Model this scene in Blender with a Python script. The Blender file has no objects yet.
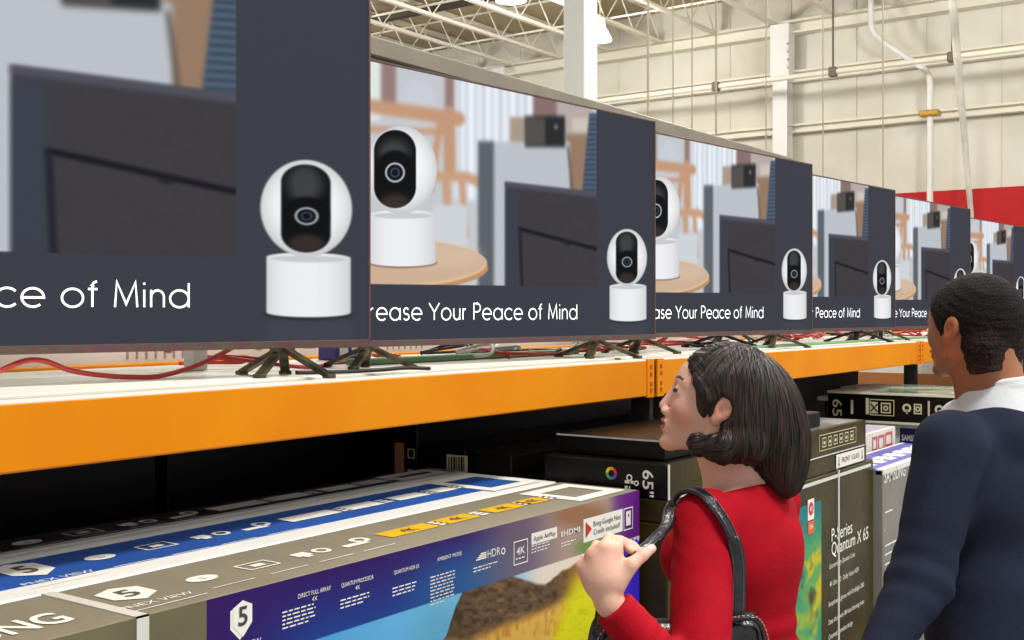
import bpy, math, random
import numpy as np
from mathutils import Vector, Matrix
random.seed(7); np.random.seed(7)
SC = bpy.context.scene
COL = SC.collection
PHI = math.radians(35.4); CP, SP = math.cos(PHI), math.sin(PHI)
F = 1150.0; CZ = 1.70; HOR = 314.0          # focal length in pixels, eye height, horizon row
RIGHT = Vector((CP, SP, 0)); FWD = Vector((-SP, CP, 0))

# ---------------------------------------------------------------- camera
cam = bpy.data.cameras.new('camera'); cam_o = bpy.data.objects.new('camera', cam); COL.objects.link(cam_o)
cam_o.location = (0, 0, CZ); cam_o.rotation_euler = (math.pi/2, 0, PHI)
cam.sensor_width = 36; cam.lens = 36*F/1024; cam.shift_y = -(320-HOR)/1024; cam.clip_end = 200
SC.camera = cam_o

# survey helpers: where a sight line meets a plane of the place
def ray(x, y): return RIGHT*((x-512)/F) + FWD + Vector((0, 0, -(y-HOR)/F))
def on_z(x, y, z):
    d = ray(x, y); return d*((z-CZ)/d.z) + Vector((0, 0, CZ))
def on_u(x, y, u):
    d = ray(x, y); return d*(u/d.x) + Vector((0, 0, CZ))
def on_v(x, y, v):
    d = ray(x, y); return d*(v/d.y) + Vector((0, 0, CZ))
def at(x, y, Y): return ray(x, y)*Y + Vector((0, 0, CZ))

# ---------------------------------------------------------------- materials
def lin(c):
    c = np.asarray(c, dtype=float)/255.0
    return np.where(c <= 0.04045, c/12.92, ((c+0.055)/1.055)**2.4)
MATS = {}
def mat(name, rgb, rough=0.6, metal=0.0, spec=0.5, emit=0, vary=0.0, vscale=8.0, vstretch=(1,1,1), bump=0.0, bscale=60.0, coat=0.0, dark=None):
    if name in MATS: return MATS[name]
    m = bpy.data.materials.new(name); m.use_nodes = True; nt = m.node_tree; n = nt.nodes; L = nt.links
    b = n['Principled BSDF']; c = tuple(float(v) for v in lin(rgb))+(1,)
    b.inputs['Base Color'].default_value = c; b.inputs['Roughness'].default_value = rough
    b.inputs['Metallic'].default_value = metal; b.inputs['Specular IOR Level'].default_value = spec
    b.inputs['Coat Weight'].default_value = coat
    if emit: b.inputs['Emission Color'].default_value = c; b.inputs['Emission Strength'].default_value = emit
    if vary or bump:
        tc = n.new('ShaderNodeTexCoord'); mp = n.new('ShaderNodeMapping'); mp.inputs['Scale'].default_value = vstretch
        L.new(tc.outputs['Object'], mp.inputs['Vector'])
    if vary:
        nz = n.new('ShaderNodeTexNoise'); nz.inputs['Scale'].default_value = vscale; nz.inputs['Detail'].default_value = 5
        L.new(mp.outputs[0], nz.inputs['Vector'])
        mx = n.new('ShaderNodeMix'); mx.data_type = 'RGBA'
        d = tuple(float(v) for v in lin(dark))+(1,) if dark else tuple(v*(1-vary) for v in c[:3])+(1,)
        mx.inputs['A'].default_value = d; mx.inputs['B'].default_value = c
        rp = n.new('ShaderNodeValToRGB'); rp.color_ramp.elements[0].position = 0.35; rp.color_ramp.elements[1].position = 0.65
        L.new(nz.outputs['Fac'], rp.inputs[0]); L.new(rp.outputs[0], mx.inputs['Factor']); L.new(mx.outputs['Result'], b.inputs['Base Color'])
    if bump:
        nz2 = n.new('ShaderNodeTexNoise'); nz2.inputs['Scale'].default_value = bscale; nz2.inputs['Detail'].default_value = 3
        L.new(mp.outputs[0], nz2.inputs['Vector'])
        bp = n.new('ShaderNodeBump'); bp.inputs['Strength'].default_value = bump; bp.inputs['Distance'].default_value = 0.01
        L.new(nz2.outputs['Fac'], bp.inputs['Height']); L.new(bp.outputs[0], b.inputs['Normal'])
    MATS[name] = m; return m
def mat_paint(name, rough=0.5, emit=0, spec=0.4, bump=0.0, bscale=200.0, subsurf=0.0, vstretch=(1,1,1)):
    """colour read from the printed or displayed pattern stored on the mesh"""
    if name in MATS: return MATS[name]
    m = bpy.data.materials.new(name); m.use_nodes = True; nt = m.node_tree; n = nt.nodes; L = nt.links
    b = n['Principled BSDF']; a = n.new('ShaderNodeAttribute'); a.attribute_name = 'Col'
    b.inputs['Roughness'].default_value = rough; b.inputs['Specular IOR Level'].default_value = spec
    if emit:
        b.inputs['Base Color'].default_value = (0.01, 0.01, 0.01, 1)
        L.new(a.outputs['Color'], b.inputs['Emission Color']); b.inputs['Emission Strength'].default_value = emit
    else: L.new(a.outputs['Color'], b.inputs['Base Color'])
    if subsurf:
        b.inputs['Subsurface Weight'].default_value = subsurf; b.inputs['Subsurface Scale'].default_value = 0.01
        b.inputs['Subsurface Radius'].default_value = (1.0, 0.35, 0.2)
    if bump:
        tc = n.new('ShaderNodeTexCoord'); mp = n.new('ShaderNodeMapping'); mp.inputs['Scale'].default_value = vstretch
        L.new(tc.outputs['Object'], mp.inputs['Vector'])
        nz2 = n.new('ShaderNodeTexNoise'); nz2.inputs['Scale'].default_value = bscale; nz2.inputs['Detail'].default_value = 3
        L.new(mp.outputs[0], nz2.inputs['Vector'])
        bp = n.new('ShaderNodeBump'); bp.inputs['Strength'].default_value = bump; bp.inputs['Distance'].default_value = 0.01
        L.new(nz2.outputs['Fac'], bp.inputs['Height']); L.new(bp.outputs[0], b.inputs['Normal'])
    MATS[name] = m; return m

# ---------------------------------------------------------------- mesh building
class MB:
    def __init__(s): s.v = []; s.f = []
    def quad(s, a, b, c, d):
        n = len(s.v); s.v += [tuple(a), tuple(b), tuple(c), tuple(d)]; s.f.append((n, n+1, n+2, n+3)); return s
    def poly(s, pts):
        n = len(s.v); s.v += [tuple(p) for p in pts]; s.f.append(tuple(range(n, n+len(pts)))); return s
    def box(s, x0, x1, y0, y1, z0, z1, bev=0.0):
        if bev <= 0:
            n = len(s.v)
            s.v += [(x, y, z) for x in (x0, x1) for y in (y0, y1) for z in (z0, z1)]
            for f in ((0,1,3,2), (4,6,7,5), (0,4,5,1), (2,3,7,6), (0,2,6,4), (1,5,7,3)): s.f.append(tuple(n+i for i in f))
            return s
        # chamfered box: three nested slabs sharing 24 points
        n = len(s.v); b = bev; idx = {}
        for ix, x in enumerate((x0, x1)):
            for iy, y in enumerate((y0, y1)):
                for iz, z in enumerate((z0, z1)):
                    sx, sy, sz = (1-2*ix)*b, (1-2*iy)*b, (1-2*iz)*b
                    idx[ix,iy,iz,0] = len(s.v); s.v.append((x, y+sy, z+sz))
                    idx[ix,iy,iz,1] = len(s.v); s.v.append((x+sx, y, z+sz))
                    idx[ix,iy,iz,2] = len(s.v); s.v.append((x+sx, y+sy, z))
        I = idx
        for i in (0, 1):
            q = [(0,0),(0,1),(1,1),(1,0)]
            fx = [I[i,a,c,0] for a, c in q]; fy = [I[a,i,c,1] for a, c in q]; fz = [I[a,c,i,2] for a, c in q]
            s.f.append(tuple(fx if i == 0 else fx[::-1])); s.f.append(tuple(fy if i == 1 else fy[::-1])); s.f.append(tuple(fz if i == 0 else fz[::-1]))
        for a in (0, 1):
            for c in (0, 1):
                s.f.append((I[a,c,0,0], I[a,c,1,0], I[a,c,1,1], I[a,c,0,1]))
                s.f.append((I[a,0,c,0], I[a,1,c,0], I[a,1,c,2], I[a,0,c,2]))
                s.f.append((I[0,a,c,1], I[1,a,c,1], I[1,a,c,2], I[0,a,c,2]))
                for d in (0, 1): s.f.append((I[a,c,d,0], I[a,c,d,1], I[a,c,d,2]))
        return s
    def tube(s, pts, r, seg=8, cap=True):
        pts = [Vector(p) for p in pts]; rs = r if isinstance(r, (list, tuple)) else [r]*len(pts)
        n0 = len(s.v); up = None
        for i, p in enumerate(pts):
            t = (pts[min(i+1, len(pts)-1)]-pts[max(i-1, 0)]).normalized()
            if up is None: up = Vector((0, 0, 1)) if abs(t.z) < 0.9 else Vector((1, 0, 0))
            a = t.cross(up).normalized(); b = a.cross(t).normalized(); up = b
            for k in range(seg):
                w = 2*math.pi*k/seg; s.v.append(tuple(p+(a*math.cos(w)+b*math.sin(w))*rs[i]))
        for i in range(len(pts)-1):
            for k in range(seg):
                a0 = n0+i*seg+k; a1 = n0+i*seg+(k+1) % seg; s.f.append((a0, a1, a1+seg, a0+seg))
        if cap:
            s.f.append(tuple(n0+k for k in range(seg))[::-1]); s.f.append(tuple(n0+(len(pts)-1)*seg+k for k in range(seg)))
        return s
    def bar(s, a, b, w, h):
        """rectangular bar from a to b, w across horizontally, h the other way"""
        a = Vector(a); b = Vector(b); t = (b-a).normalized(); up = Vector((0, 0, 1)) if abs(t.z) < 0.95 else Vector((1, 0, 0))
        x = t.cross(up).normalized()*w/2; y = x.cross(t).normalized()*h/2; n = len(s.v)
        for p in (a, b): s.v += [tuple(p-x-y), tuple(p+x-y), tuple(p+x+y), tuple(p-x+y)]
        for i in range(4): j = (i+1) % 4; s.f.append((n+i, n+j, n+4+j, n+4+i))
        s.f += [(n+3, n+2, n+1, n), (n+4, n+5, n+6, n+7)]; return s
    def lathe(s, prof, c=(0, 0, 0), seg=20):
        n = len(s.v)
        for r, z in prof:
            for k in range(seg): w = 2*math.pi*k/seg; s.v.append((c[0]+r*math.cos(w), c[1]+r*math.sin(w), c[2]+z))
        for i in range(len(prof)-1):
            for k in range(seg):
                a0 = n+i*seg+k; a1 = n+i*seg+(k+1) % seg; s.f.append((a0, a1, a1+seg, a0+seg))
        return s
    def build(s, name, m, parent=None, smooth=False):
        me = bpy.data.meshes.new(name); me.from_pydata(s.v, [], s.f); me.materials.append(m); me.update()
        if smooth: me.polygons.foreach_set('use_smooth', [True]*len(me.polygons))
        o = bpy.data.objects.new(name, me); COL.objects.link(o); o.parent = parent
        return o
def tag(o, label=None, cat=None, group=None, kind=None):
    if label: o['label'] = label
    if cat: o['category'] = cat
    if group: o['group'] = group
    if kind: o['kind'] = kind
    return o
def thing(name, label, cat, loc=(0, 0, 0), rz=0.0, group=None):
    o = bpy.data.objects.new(name, None); COL.objects.link(o); o.location = loc; o.rotation_euler = (0, 0, rz)
    o.empty_display_size = 0.1; return tag(o, label, cat, group)
def copy_tree(o, parent=None):
    kids = [c for c in COL.objects if c.parent == o]
    c = o.copy(); COL.objects.link(c); c.parent = parent
    for k in kids: copy_tree(k, c)
    return c
def grid_mesh(name, O, A, B, nx, ny, paint, m, parent=None):
    """flat printed panel: corner O, edges A and B; paint(U, V) -> rgb 0..255"""
    O, A, B = (np.array(q, dtype=float) for q in (O, A, B))
    uu, vv = np.meshgrid(np.linspace(0, 1, nx+1), np.linspace(0, 1, ny+1))
    P = O + uu[..., None]*A + vv[..., None]*B
    me = bpy.data.meshes.new(name); nv = (nx+1)*(ny+1)
    me.vertices.add(nv); me.vertices.foreach_set('co', P.reshape(-1))
    i = np.arange(nx*ny); r = i//nx; c = i % nx; a = r*(nx+1)+c
    q = np.stack([a, a+1, a+nx+2, a+nx+1], 1).astype(np.int32)
    me.loops.add(nx*ny*4); me.loops.foreach_set('vertex_index', q.reshape(-1))
    me.polygons.add(nx*ny); me.polygons.foreach_set('loop_start', np.arange(nx*ny, dtype=np.int32)*4)
    me.update(calc_edges=True)
    rgb = lin(np.clip(paint(uu.ravel(), vv.ravel()), 0, 255)); col = np.ones((nv, 4), dtype=np.float32); col[:, :3] = rgb
    at_ = me.color_attributes.new('Col', 'FLOAT_COLOR', 'POINT'); at_.data.foreach_set('color', col.reshape(-1))
    me.materials.append(m); o = bpy.data.objects.new(name, me); COL.objects.link(o); o.parent = parent
    return o
def text_mesh(s, thin=0.0):
    cu = bpy.data.curves.new('t', 'FONT'); cu.body = s; cu.resolution_u = 3; cu.offset = thin
    o = bpy.data.objects.new('t', cu); COL.objects.link(o); bpy.context.view_layer.update()
    me = bpy.data.meshes.new_from_object(o.evaluated_get(bpy.context.evaluated_depsgraph_get()))
    vs = np.array([v.co[:] for v in me.vertices]); fs = [tuple(p.vertices) for p in me.polygons]
    bpy.data.objects.remove(o); bpy.data.curves.remove(cu); bpy.data.meshes.remove(me)
    return vs, fs
def put_text(mb, s, O, xd, yd, w, h, thin=0.0, align='l', lift=0.0):
    """letters of height h (w None keeps the proportion) from O along xd, upright along yd"""
    vs, fs = text_mesh(s, thin)
    if not len(vs): return 0
    x0, x1, y0, y1 = vs[:, 0].min(), vs[:, 0].max(), 0.0, 0.70
    sy = h/(y1-y0); sx = sy if w is None else w/(x1-x0); W = sx*(x1-x0)
    off = {'l': 0, 'c': -W/2, 'r': -W}[align]
    xd = Vector(xd).normalized(); yd = Vector(yd).normalized(); nn = xd.cross(yd); O = Vector(O)+nn*lift; n = len(mb.v)
    for v in vs: mb.v.append(tuple(O+xd*((v[0]-x0)*sx+off)+yd*(v[1]*sy)))
    mb.f += [tuple(n+i for i in f) for f in fs]
    return W
def rect(mb, O, xd, yd, x0, x1, y0, y1, lift=0.0):
    xd = Vector(xd).normalized(); yd = Vector(yd).normalized(); O = Vector(O)+xd.cross(yd)*lift
    mb.quad(O+xd*x0+yd*y0, O+xd*x1+yd*y0, O+xd*x1+yd*y1, O+xd*x0+yd*y1)
def outline(mb, O, xd, yd, x0, x1, y0, y1, t, lift=0.0):
    for a in ((x0, x1, y0, y0+t), (x0, x1, y1-t, y1), (x0, x0+t, y0+t, y1-t), (x1-t, x1, y0+t, y1-t)): rect(mb, O, xd, yd, *a, lift=lift)
def ring(mb, O, xd, yd, cx, cy, r0, r1, seg=20, lift=0.0, sx=1.0):
    xd = Vector(xd).normalized(); yd = Vector(yd).normalized(); O = Vector(O)+xd.cross(yd)*lift
    for k in range(seg):
        a, b = 2*math.pi*k/seg, 2*math.pi*(k+1)/seg
        q = [O+xd*(cx+sx*r*math.cos(w))+yd*(cy+r*math.sin(w)) for r, w in ((r0, a), (r1, a), (r1, b), (r0, b))]
        mb.quad(*q)
def ngon(mb, O, xd, yd, pts, lift=0.0):
    xd = Vector(xd).normalized(); yd = Vector(yd).normalized(); O = Vector(O)+xd.cross(yd)*lift
    mb.poly([O+xd*x+yd*y for x, y in pts])

# ---------------------------------------------------------------- raster painter pieces
def sstep(a, b, x): t = np.clip((x-a)/(b-a), 0, 1); return t*t*(3-2*t)
def mixc(c, new, m): return c*(1-m[:, None])+np.array(new, dtype=float)*m[:, None]
def m_rect(X, Y, x0, x1, y0, y1, s=1.0): return sstep(x0-s, x0+s, X)*(1-sstep(x1-s, x1+s, X))*sstep(y0-s, y0+s, Y)*(1-sstep(y1-s, y1+s, Y))
def m_ell(X, Y, cx, cy, rx, ry, s=1.0):
    k0 = np.sqrt(((X-cx)/rx)**2+((Y-cy)/ry)**2); k1 = np.sqrt(((X-cx)/rx**2)**2+((Y-cy)/ry**2)**2)+1e-9; d = k0*(k0-1)/k1
    return 1-sstep(-s, s, d)
def m_caps(X, Y, cx, y0, y1, r, ry=None, s=1.0, x1=None):
    yc = np.clip(Y, y0, y1); return 1-sstep(-s, s, np.hypot(X-cx, Y-yc)-r)
def m_line(X, Y, x0, y0, x1, y1, r, s=1.0):
    dx, dy = x1-x0, y1-y0; h = np.clip(((X-x0)*dx+(Y-y0)*dy)/(dx*dx+dy*dy), 0, 1)
    return 1-sstep(-s, s, np.hypot(X-x0-dx*h, Y-y0-dy*h)-r)
def vnoise(X, Y, seed=0):
    rs = np.random.RandomState(seed); g = rs.rand(64, 64); xi = np.floor(X).astype(int); yi = np.floor(Y).astype(int)
    fx = X-xi; fy = Y-yi; fx = fx*fx*(3-2*fx); fy = fy*fy*(3-2*fy)
    G = lambda i, j: g[i % 64, j % 64]
    return (G(xi, yi)*(1-fx)+G(xi+1, yi)*fx)*(1-fy)+(G(xi, yi+1)*(1-fx)+G(xi+1, yi+1)*fx)*fy
def blur(c, nx, ny, r):
    a = c.reshape(ny, nx, 3)
    for ax in (0, 1):
        for _ in range(2):
            p = np.concatenate([np.repeat(np.take(a, [0], ax), r, ax), a, np.repeat(np.take(a, [-1], ax), r+1, ax)], ax); q = np.cumsum(p, ax); n = a.shape[ax]
            hi = np.take(q, np.arange(2*r, 2*r+n), ax); lo = np.take(q, np.arange(0, n), ax)-np.take(p, np.arange(0, n), ax); a = (hi-lo)/(2*r+1)
    return a.reshape(-1, 3)
def fbm(X, Y, seed=0, o=4):
    r = 0; a = 0.5
    for k in range(o): r = r+a*vnoise(X*2**k+17*k, Y*2**k+5*k, seed+k); a *= 0.5
    return r
# ================================================================ the hall
cream = mat('painted_wall', (228, 224, 210), 0.85, vary=0.10, vscale=0.7, dark=(212, 207, 190))
white_paint = mat('white_paint', (236, 235, 230), 0.6)
steel = mat('painted_steel', (232, 227, 210), 0.6)
deckm = mat('roof_deck', (188, 174, 144), 0.85, vary=0.15, vscale=0.5)
red_paint = mat('red_band', (196, 12, 18), 0.7, vary=0.12, vscale=1.2)
conc = mat('concrete_floor', (150, 146, 138), 0.35, vary=0.2, vscale=0.6)
D = 25.0
def struct(mb, name, m): return tag(mb.build(name, m), kind='structure')
struct(MB().box(-34, 8, -9, D+.3, -.2, 0), 'floor', conc)
struct(MB().box(-34, 8, -9, D+.3, 9.05, 9.25), 'ceiling', deckm)
w = MB().box(-34, 8, D, D+.2, 0, 9.05)
for i in range(29): w.box(-34+i*1.5, -33.97+i*1.5, D-.03, D, 4.3, 9.05)
struct(w, 'wall_far', cream)
struct(MB().box(-34.2, -34, -9, D+.2, 0, 9.05), 'wall_left', cream)
struct(MB().box(-33.9, 8, D-.07, D-.035, 0.0, 4.29), 'wall_red_band', red_paint)
def cchan(v, z, h, d, name):           # wall girt: web with two flanges
    m = MB().box(-33.9, 8, v-d, v, z, z+.05).box(-33.9, 8, v-d, v, z+h-.05, z+h).box(-33.9, 8, v-d*.35, v, z+.05, z+h-.05)
    return struct(m, name, steel)
cchan(D-.04, 6.92, .26, .22, 'trim_1'); cchan(D-.04, 5.78, .2, .2, 'trim_2'); cchan(D-.04, 8.0, .3, .3, 'trim_3')
for k, xx in enumerate((782, 1120, 500)):
    p = on_v(xx, 100, D-.35); m = MB()
    m.box(p.x-.17, p.x+.17, D-.48, D-.45, 0, 8.2).box(p.x-.17, p.x+.17, D-.19, D-.16, 0, 8.2).box(p.x-.02, p.x+.02, D-.45, D-.19, 0, 8.2)
    for j in range(4): m.tube([(p.x+.2, D-.5, 7.2+.18*j), (p.x+.2, D-.44, 7.2+.18*j)], .03, 6)
    m.box(p.x-.22, p.x+.22, D-.5, D-.16, 7.0, 8.2)
    struct(m, 'trim_%d' % (4+k), white_paint)
# the square building column
pc = at(580.5, 60, 14.0)
m = MB().box(pc.x-.152, pc.x+.152, pc.y-.152, pc.y+.152, 0, 9.05, .012)
tag(m.build('building_column', white_paint), 'tall square white column rising behind the row of televisions', 'column')
# open-web roof joists running towards the far wall
def joist(u, i):
    t = thing('roof_joist', 'cream open-web steel joist under the roof deck', 'joist', (u, 0, 0), 0, 'open-web joists under the roof')
    v0, v1 = 3.0, D-.35
    MB().box(-.055, .055, v0, v1, 8.22, 8.235).box(-.055, -.042, v0, v1, 8.235, 8.29).box(.042, .055, v0, v1, 8.235, 8.29).build('bottom_chord', steel, t)
    MB().box(-.06, .06, v0, v1, 9.0, 9.03).box(-.06, -.045, v0, v1, 8.94, 9.0).box(.045, .06, v0, v1, 8.94, 9.0).build('top_chord', steel, t)
    web = MB(); n = int((v1-v0)/.62)
    for k in range(n):
        a = v0+(v1-v0)*k/n; b = v0+(v1-v0)*(k+1)/n; za, zb = (8.26, 8.97) if k % 2 == 0 else (8.97, 8.26)
        web.tube([(0, a, za), (0, b, zb)], .016, 5, False)
    web.build('web', steel, t); return t
j0 = joist(-3.0, 0)
for i in range(1, 20):
    c = copy_tree(j0); c.location.x = -3.0-1.45*i
for i, v in enumerate((22.2, 19.0, 15.5)):
    g = MB()
    for sgn in (0, .65): g.box(-33, 8, v-.02, v+.02, 8.28+sgn, 8.32+sgn)
    tag(g.build('roof_bridging_bar', steel), ('bridging bars crossing the joists nearest the far wall', 'second line of bridging bars crossing the joists', 'third line of bridging bars crossing the joists')[i], 'roof bracing', 'bridging bars across the joists')
# dark service duct between the joists
tag(MB().box(-30, 4, 20.3, 20.5, 8.62, 8.8).build('ceiling_duct', mat('dark_steel', (60, 52, 44), .6)), 'long dark conduit threaded through the roof joists', 'conduit')
# sprinkler main in front of the far wall
spr = thing('sprinkler_pipe', 'long cream sprinkler pipe hung along the far wall', 'pipe', (0, 0, 0))
PV = D-1.6
a = on_v(640, 96, PV); MB().tube([(-33, PV, a.z), (7, PV, a.z)], .055, 10).build('pipe', steel, spr)
for xx in (716, 833, 952):
    p = on_v(xx, 60, PV); m = MB().tube([(p.x, PV, a.z), (p.x, PV, 9.05)], .022, 6); m.box(p.x-.08, p.x+.08, PV-.08, PV+.08, a.z-.1, a.z+.1, .02)
    m.build('hanger', mat('hanger_steel', (110, 98, 80), .6), spr)
# pipe that steps down along the wall
dp = thing('drain_pipe', 'cream pipe that bends and drops down the far wall', 'pipe', (0, 0, 0))
dv = D-.75
pts = [on_v(870, -30, dv), on_v(871, 24, dv), on_v(874, 33, dv), on_v(882, 41, dv), on_v(924, 69, dv), on_v(929, 75, dv), on_v(930, 84, dv), on_v(930, 200, dv)]
pts[0].z = 9.05; pts[-1].z = 0.0; pts[0].x = pts[1].x; pts[-1].x = pts[-2].x
MB().tube(pts, .062, 10).build('pipe', white_paint, dp)
q = on_v(930, 114, dv); MB().box(q.x-.2, q.x+.2, dv-.13, dv+.13, q.z-.05, q.z+.07, .02).build('clamp', mat('brass', (190, 150, 60), .4, .6), dp)
# thin rods hanging from the roof
rodm = mat('rod_steel', (168, 158, 136), .6)
for k, (xx, yb, Y, lab) in enumerate(((648, 125, 17, 'thin steel rod hanging just right of the white column'), (673, 160, 18, 'thin rod hanging second right of the white column'),
        (692, 160, 18.5, 'thin rod hanging third right of the white column'), (716, 170, 19, 'thin rod hanging midway between white column and wall column'),
        (766, 180, 20, 'thin rod hanging just left of the wall column'), (823, 190, 19, 'thin rod hanging just right of the wall column'), (883, 200, 18, 'thin rod hanging left of the bent wall pipe'))):
    p = at(xx, yb, Y); z0 = p.z-.9
    m = MB().tube([(p.x, p.y, z0), (p.x, p.y, 9.05)], .017 if k in (0, 3) else .011, 6)
    m.box(p.x-.05, p.x+.05, p.y-.05, p.y+.05, z0-.04, z0+.02)
    tag(m.build('hanging_rod', rodm), lab, 'rod', 'rods hanging from the roof')
p0 = at(972, 225, 13.0); p1 = at(953, 8, 13.0)
kk = (9.05-p0.z)/(p1.z-p0.z)
top = p0+(p1-p0)*kk
m = MB().tube([p0-Vector((0, 0, .3)), p0, p0+(top-p0)*.3, top], [.028, .028, .045, .045], 8)
m.lathe([(0, -.03), (.05, -.03), (.05, .0), (0, .0)], (top.x, top.y, 9.05), 10)
tag(m.build('hanging_pole', mat('pole_white', (225, 220, 205), .5, vary=.4, vscale=3)), 'leaning pale pole hanging from the roof above the last televisions', 'pole')
# high bay lamps
lampm = mat('lamp_glow', (255, 252, 240), .5, emit=14); shade = mat('lamp_refractor', (250, 248, 236), .3, emit=2.2)
def lamp(loc, lab, r=.28):
    t = thing('high_bay_lamp', lab, 'lamp', loc, 0, 'high bay lamps')
    MB().lathe([(.05, .5), (.1, .48), (.12, .3), (r, .05), (r, 0.0), (r-.02, .0), (.1, .28), (0, .28)], seg=20).build('lamp_shade', shade, t, True)
    MB().lathe([(0, .02), (r-.03, .02), (r-.03, .05), (0, .05)], seg=20).build('bulb_lens', lampm, t)
    MB().tube([(0, 0, .48), (0, 0, 9.05-loc[2])], .012, 6).build('hanging_stem', rodm, t); return t
lamp(tuple(at(511, 1, 22.0)), 'glowing high bay lamp at the top edge above the second television', .3)
lamp(tuple(at(600, 41, 25.0)), 'glowing high bay lamp peeking out right beside the white column', .26)
for (x, y, lab) in ((-2.0, 2.0, 'high bay lamp over the aisle'), (-8, 8, 'high bay lamp over the rack'), (1.5, 9.0, 'high bay lamp over the far aisle')):
    lamp((x, y, 8.2), lab)

# ================================================================ light
wd = bpy.data.worlds.new('world'); SC.world = wd; wd.use_nodes = True
bg = wd.node_tree.nodes['Background']; bg.inputs['Color'].default_value = (0.93, 0.97, 1.0, 1); bg.inputs['Strength'].default_value = 0.66
def area(loc, size, power, col=(1, .985, .95), rot=(0, 0, 0)):
    l = bpy.data.lights.new('ceiling_light', 'AREA'); l.size = size; l.energy = power; l.color = col; l.shape = 'DISK'
    o = bpy.data.objects.new('ceiling_light', l); COL.objects.link(o); o.location = loc; o.rotation_euler = rot; return o
for loc, pw in (((1.2, 1.0, 7.9), 420), ((1.2, 7.0, 7.9), 420), ((5.5, 3.0, 7.6), 420), ((-5, 6, 7.9), 260)):
    area(loc, 1.6, pw)
def bulb(loc, power):
    l = bpy.data.lights.new('lamp_light', 'POINT'); l.shadow_soft_size = .3; l.energy = power; l.color = (1, .99, .965)
    o = bpy.data.objects.new('lamp_light', l); COL.objects.link(o); o.location = loc
for loc, pw in (((-4, 13, 7.4), 560), ((-12, 12, 7.4), 600), ((-4, 19.5, 7.2), 360), ((-12, 19.5, 7.2), 470), ((-20, 17, 7.2), 650), ((3, 17, 7.4), 360)):
    bulb(loc, pw)
SC.view_settings.view_transform = 'Standard'; SC.view_settings.look = 'None'; SC.view_settings.exposure = 0.0; SC.view_settings.gamma = 1.0
SC.view_settings.use_curve_mapping = False

# ================================================================ the pallet rack
orange = mat('orange_beam', (226, 140, 2), .45, spec=.2, vary=.10, vscale=2.5, dark=(220, 129, 2))
upright = mat('dark_upright', (26, 24, 22), .6)
UB, ZT, ZB = -1.95, 1.538, 1.410
VJ = [-2.86, 0.38, 3.62, 6.86, 10.1, 13.34]
rivet = mat('rivet', (206, 60, 20), .5); chrome = mat('zinc', (190, 186, 180), .35, .8)
for u0, side in ((UB, 1), (-3.0, -1)):
    for k in range(5):
        t = thing('rack_beam', 'x', 'beam', (u0, VJ[k], 0), 0, 'orange rack beams'); L_ = VJ[k+1]-VJ[k]
        MB().box(-.05 if side > 0 else 0, 0 if side > 0 else .05, .012, L_-.012, ZB, ZT if side > 0 else ZT+.013, .004).build('beam_body', orange, t)
        for e in (0.012, L_-.062):
            pl = MB().box(-.01 if side > 0 else -.004, .004 if side > 0 else .01, e, e+.05, ZB-.03 if side < 0 else ZB-.004, ZT+.003, .001).build('end_plate', orange, t)
            rv = MB()
            for zz in (.022, .045, .08, .105): rv.box(.003, .008, e+.02, e+.03, ZB+zz-.007, ZB+zz+.007, .001)
            if side > 0: rv.build('rivet', rivet, pl)
        if side > 0: lab = ['orange rack beam before the first beam joint, nearest of all', 'long orange front beam under the two nearest televisions', 'second orange front beam, between the two people', 'third orange front beam, beside the man\'s head', 'fourth orange front beam, farthest down the aisle'][k]
        else: lab = 'orange rear rack beam, %s along the back edge of the shelf' % ['first', 'second', 'third', 'fourth', 'fifth'][k]
        t['label'] = lab
for k, v in enumerate(VJ):
    for u0, nm in ((UB-.09, 'front'), (-2.99, 'rear')):
        m = MB().box(u0, u0+.075, v-.012, v+.012, 0, 1.53).box(u0-.04, u0+.1, v-.05, v+.05, 0, .012)
        for z in np.arange(.1, 1.5, .1): m.box(u0+.074, u0+.077, v-.006, v+.006, z, z+.02)
        tag(m.build('rack_upright', upright), 'dark %s rack upright, %s from the near end' % (nm, ['first', 'second', 'third', 'fourth', 'fifth', 'sixth'][k]), 'upright', 'rack uprights')
deck_w = mat('deck_white', (236, 232, 220), .6, vary=.12, vscale=3, vstretch=(6, 1, 1)); deck_g = mat('deck_grey', (150, 142, 124), .7)
deck = thing('shelf_deck', 'cream boarded shelf deck carrying the row of televisions', 'shelf', (0, 0, 0))
for k in range(5):
    for i, (a, b, mm, dz) in enumerate(((-2.015, -1.952, deck_w, 0), (-2.10, -2.017, deck_g, -.006), (-2.36, -2.102, deck_w, 0), (-2.62, -2.365, deck_w, -.001), (-2.948, -2.625, deck_w, 0))):
        MB().box(a, b, VJ[k]+.02, VJ[k+1]-.02, ZT-.02, ZT+.002+dz, .001).build('deck_board', mm, deck)
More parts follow.
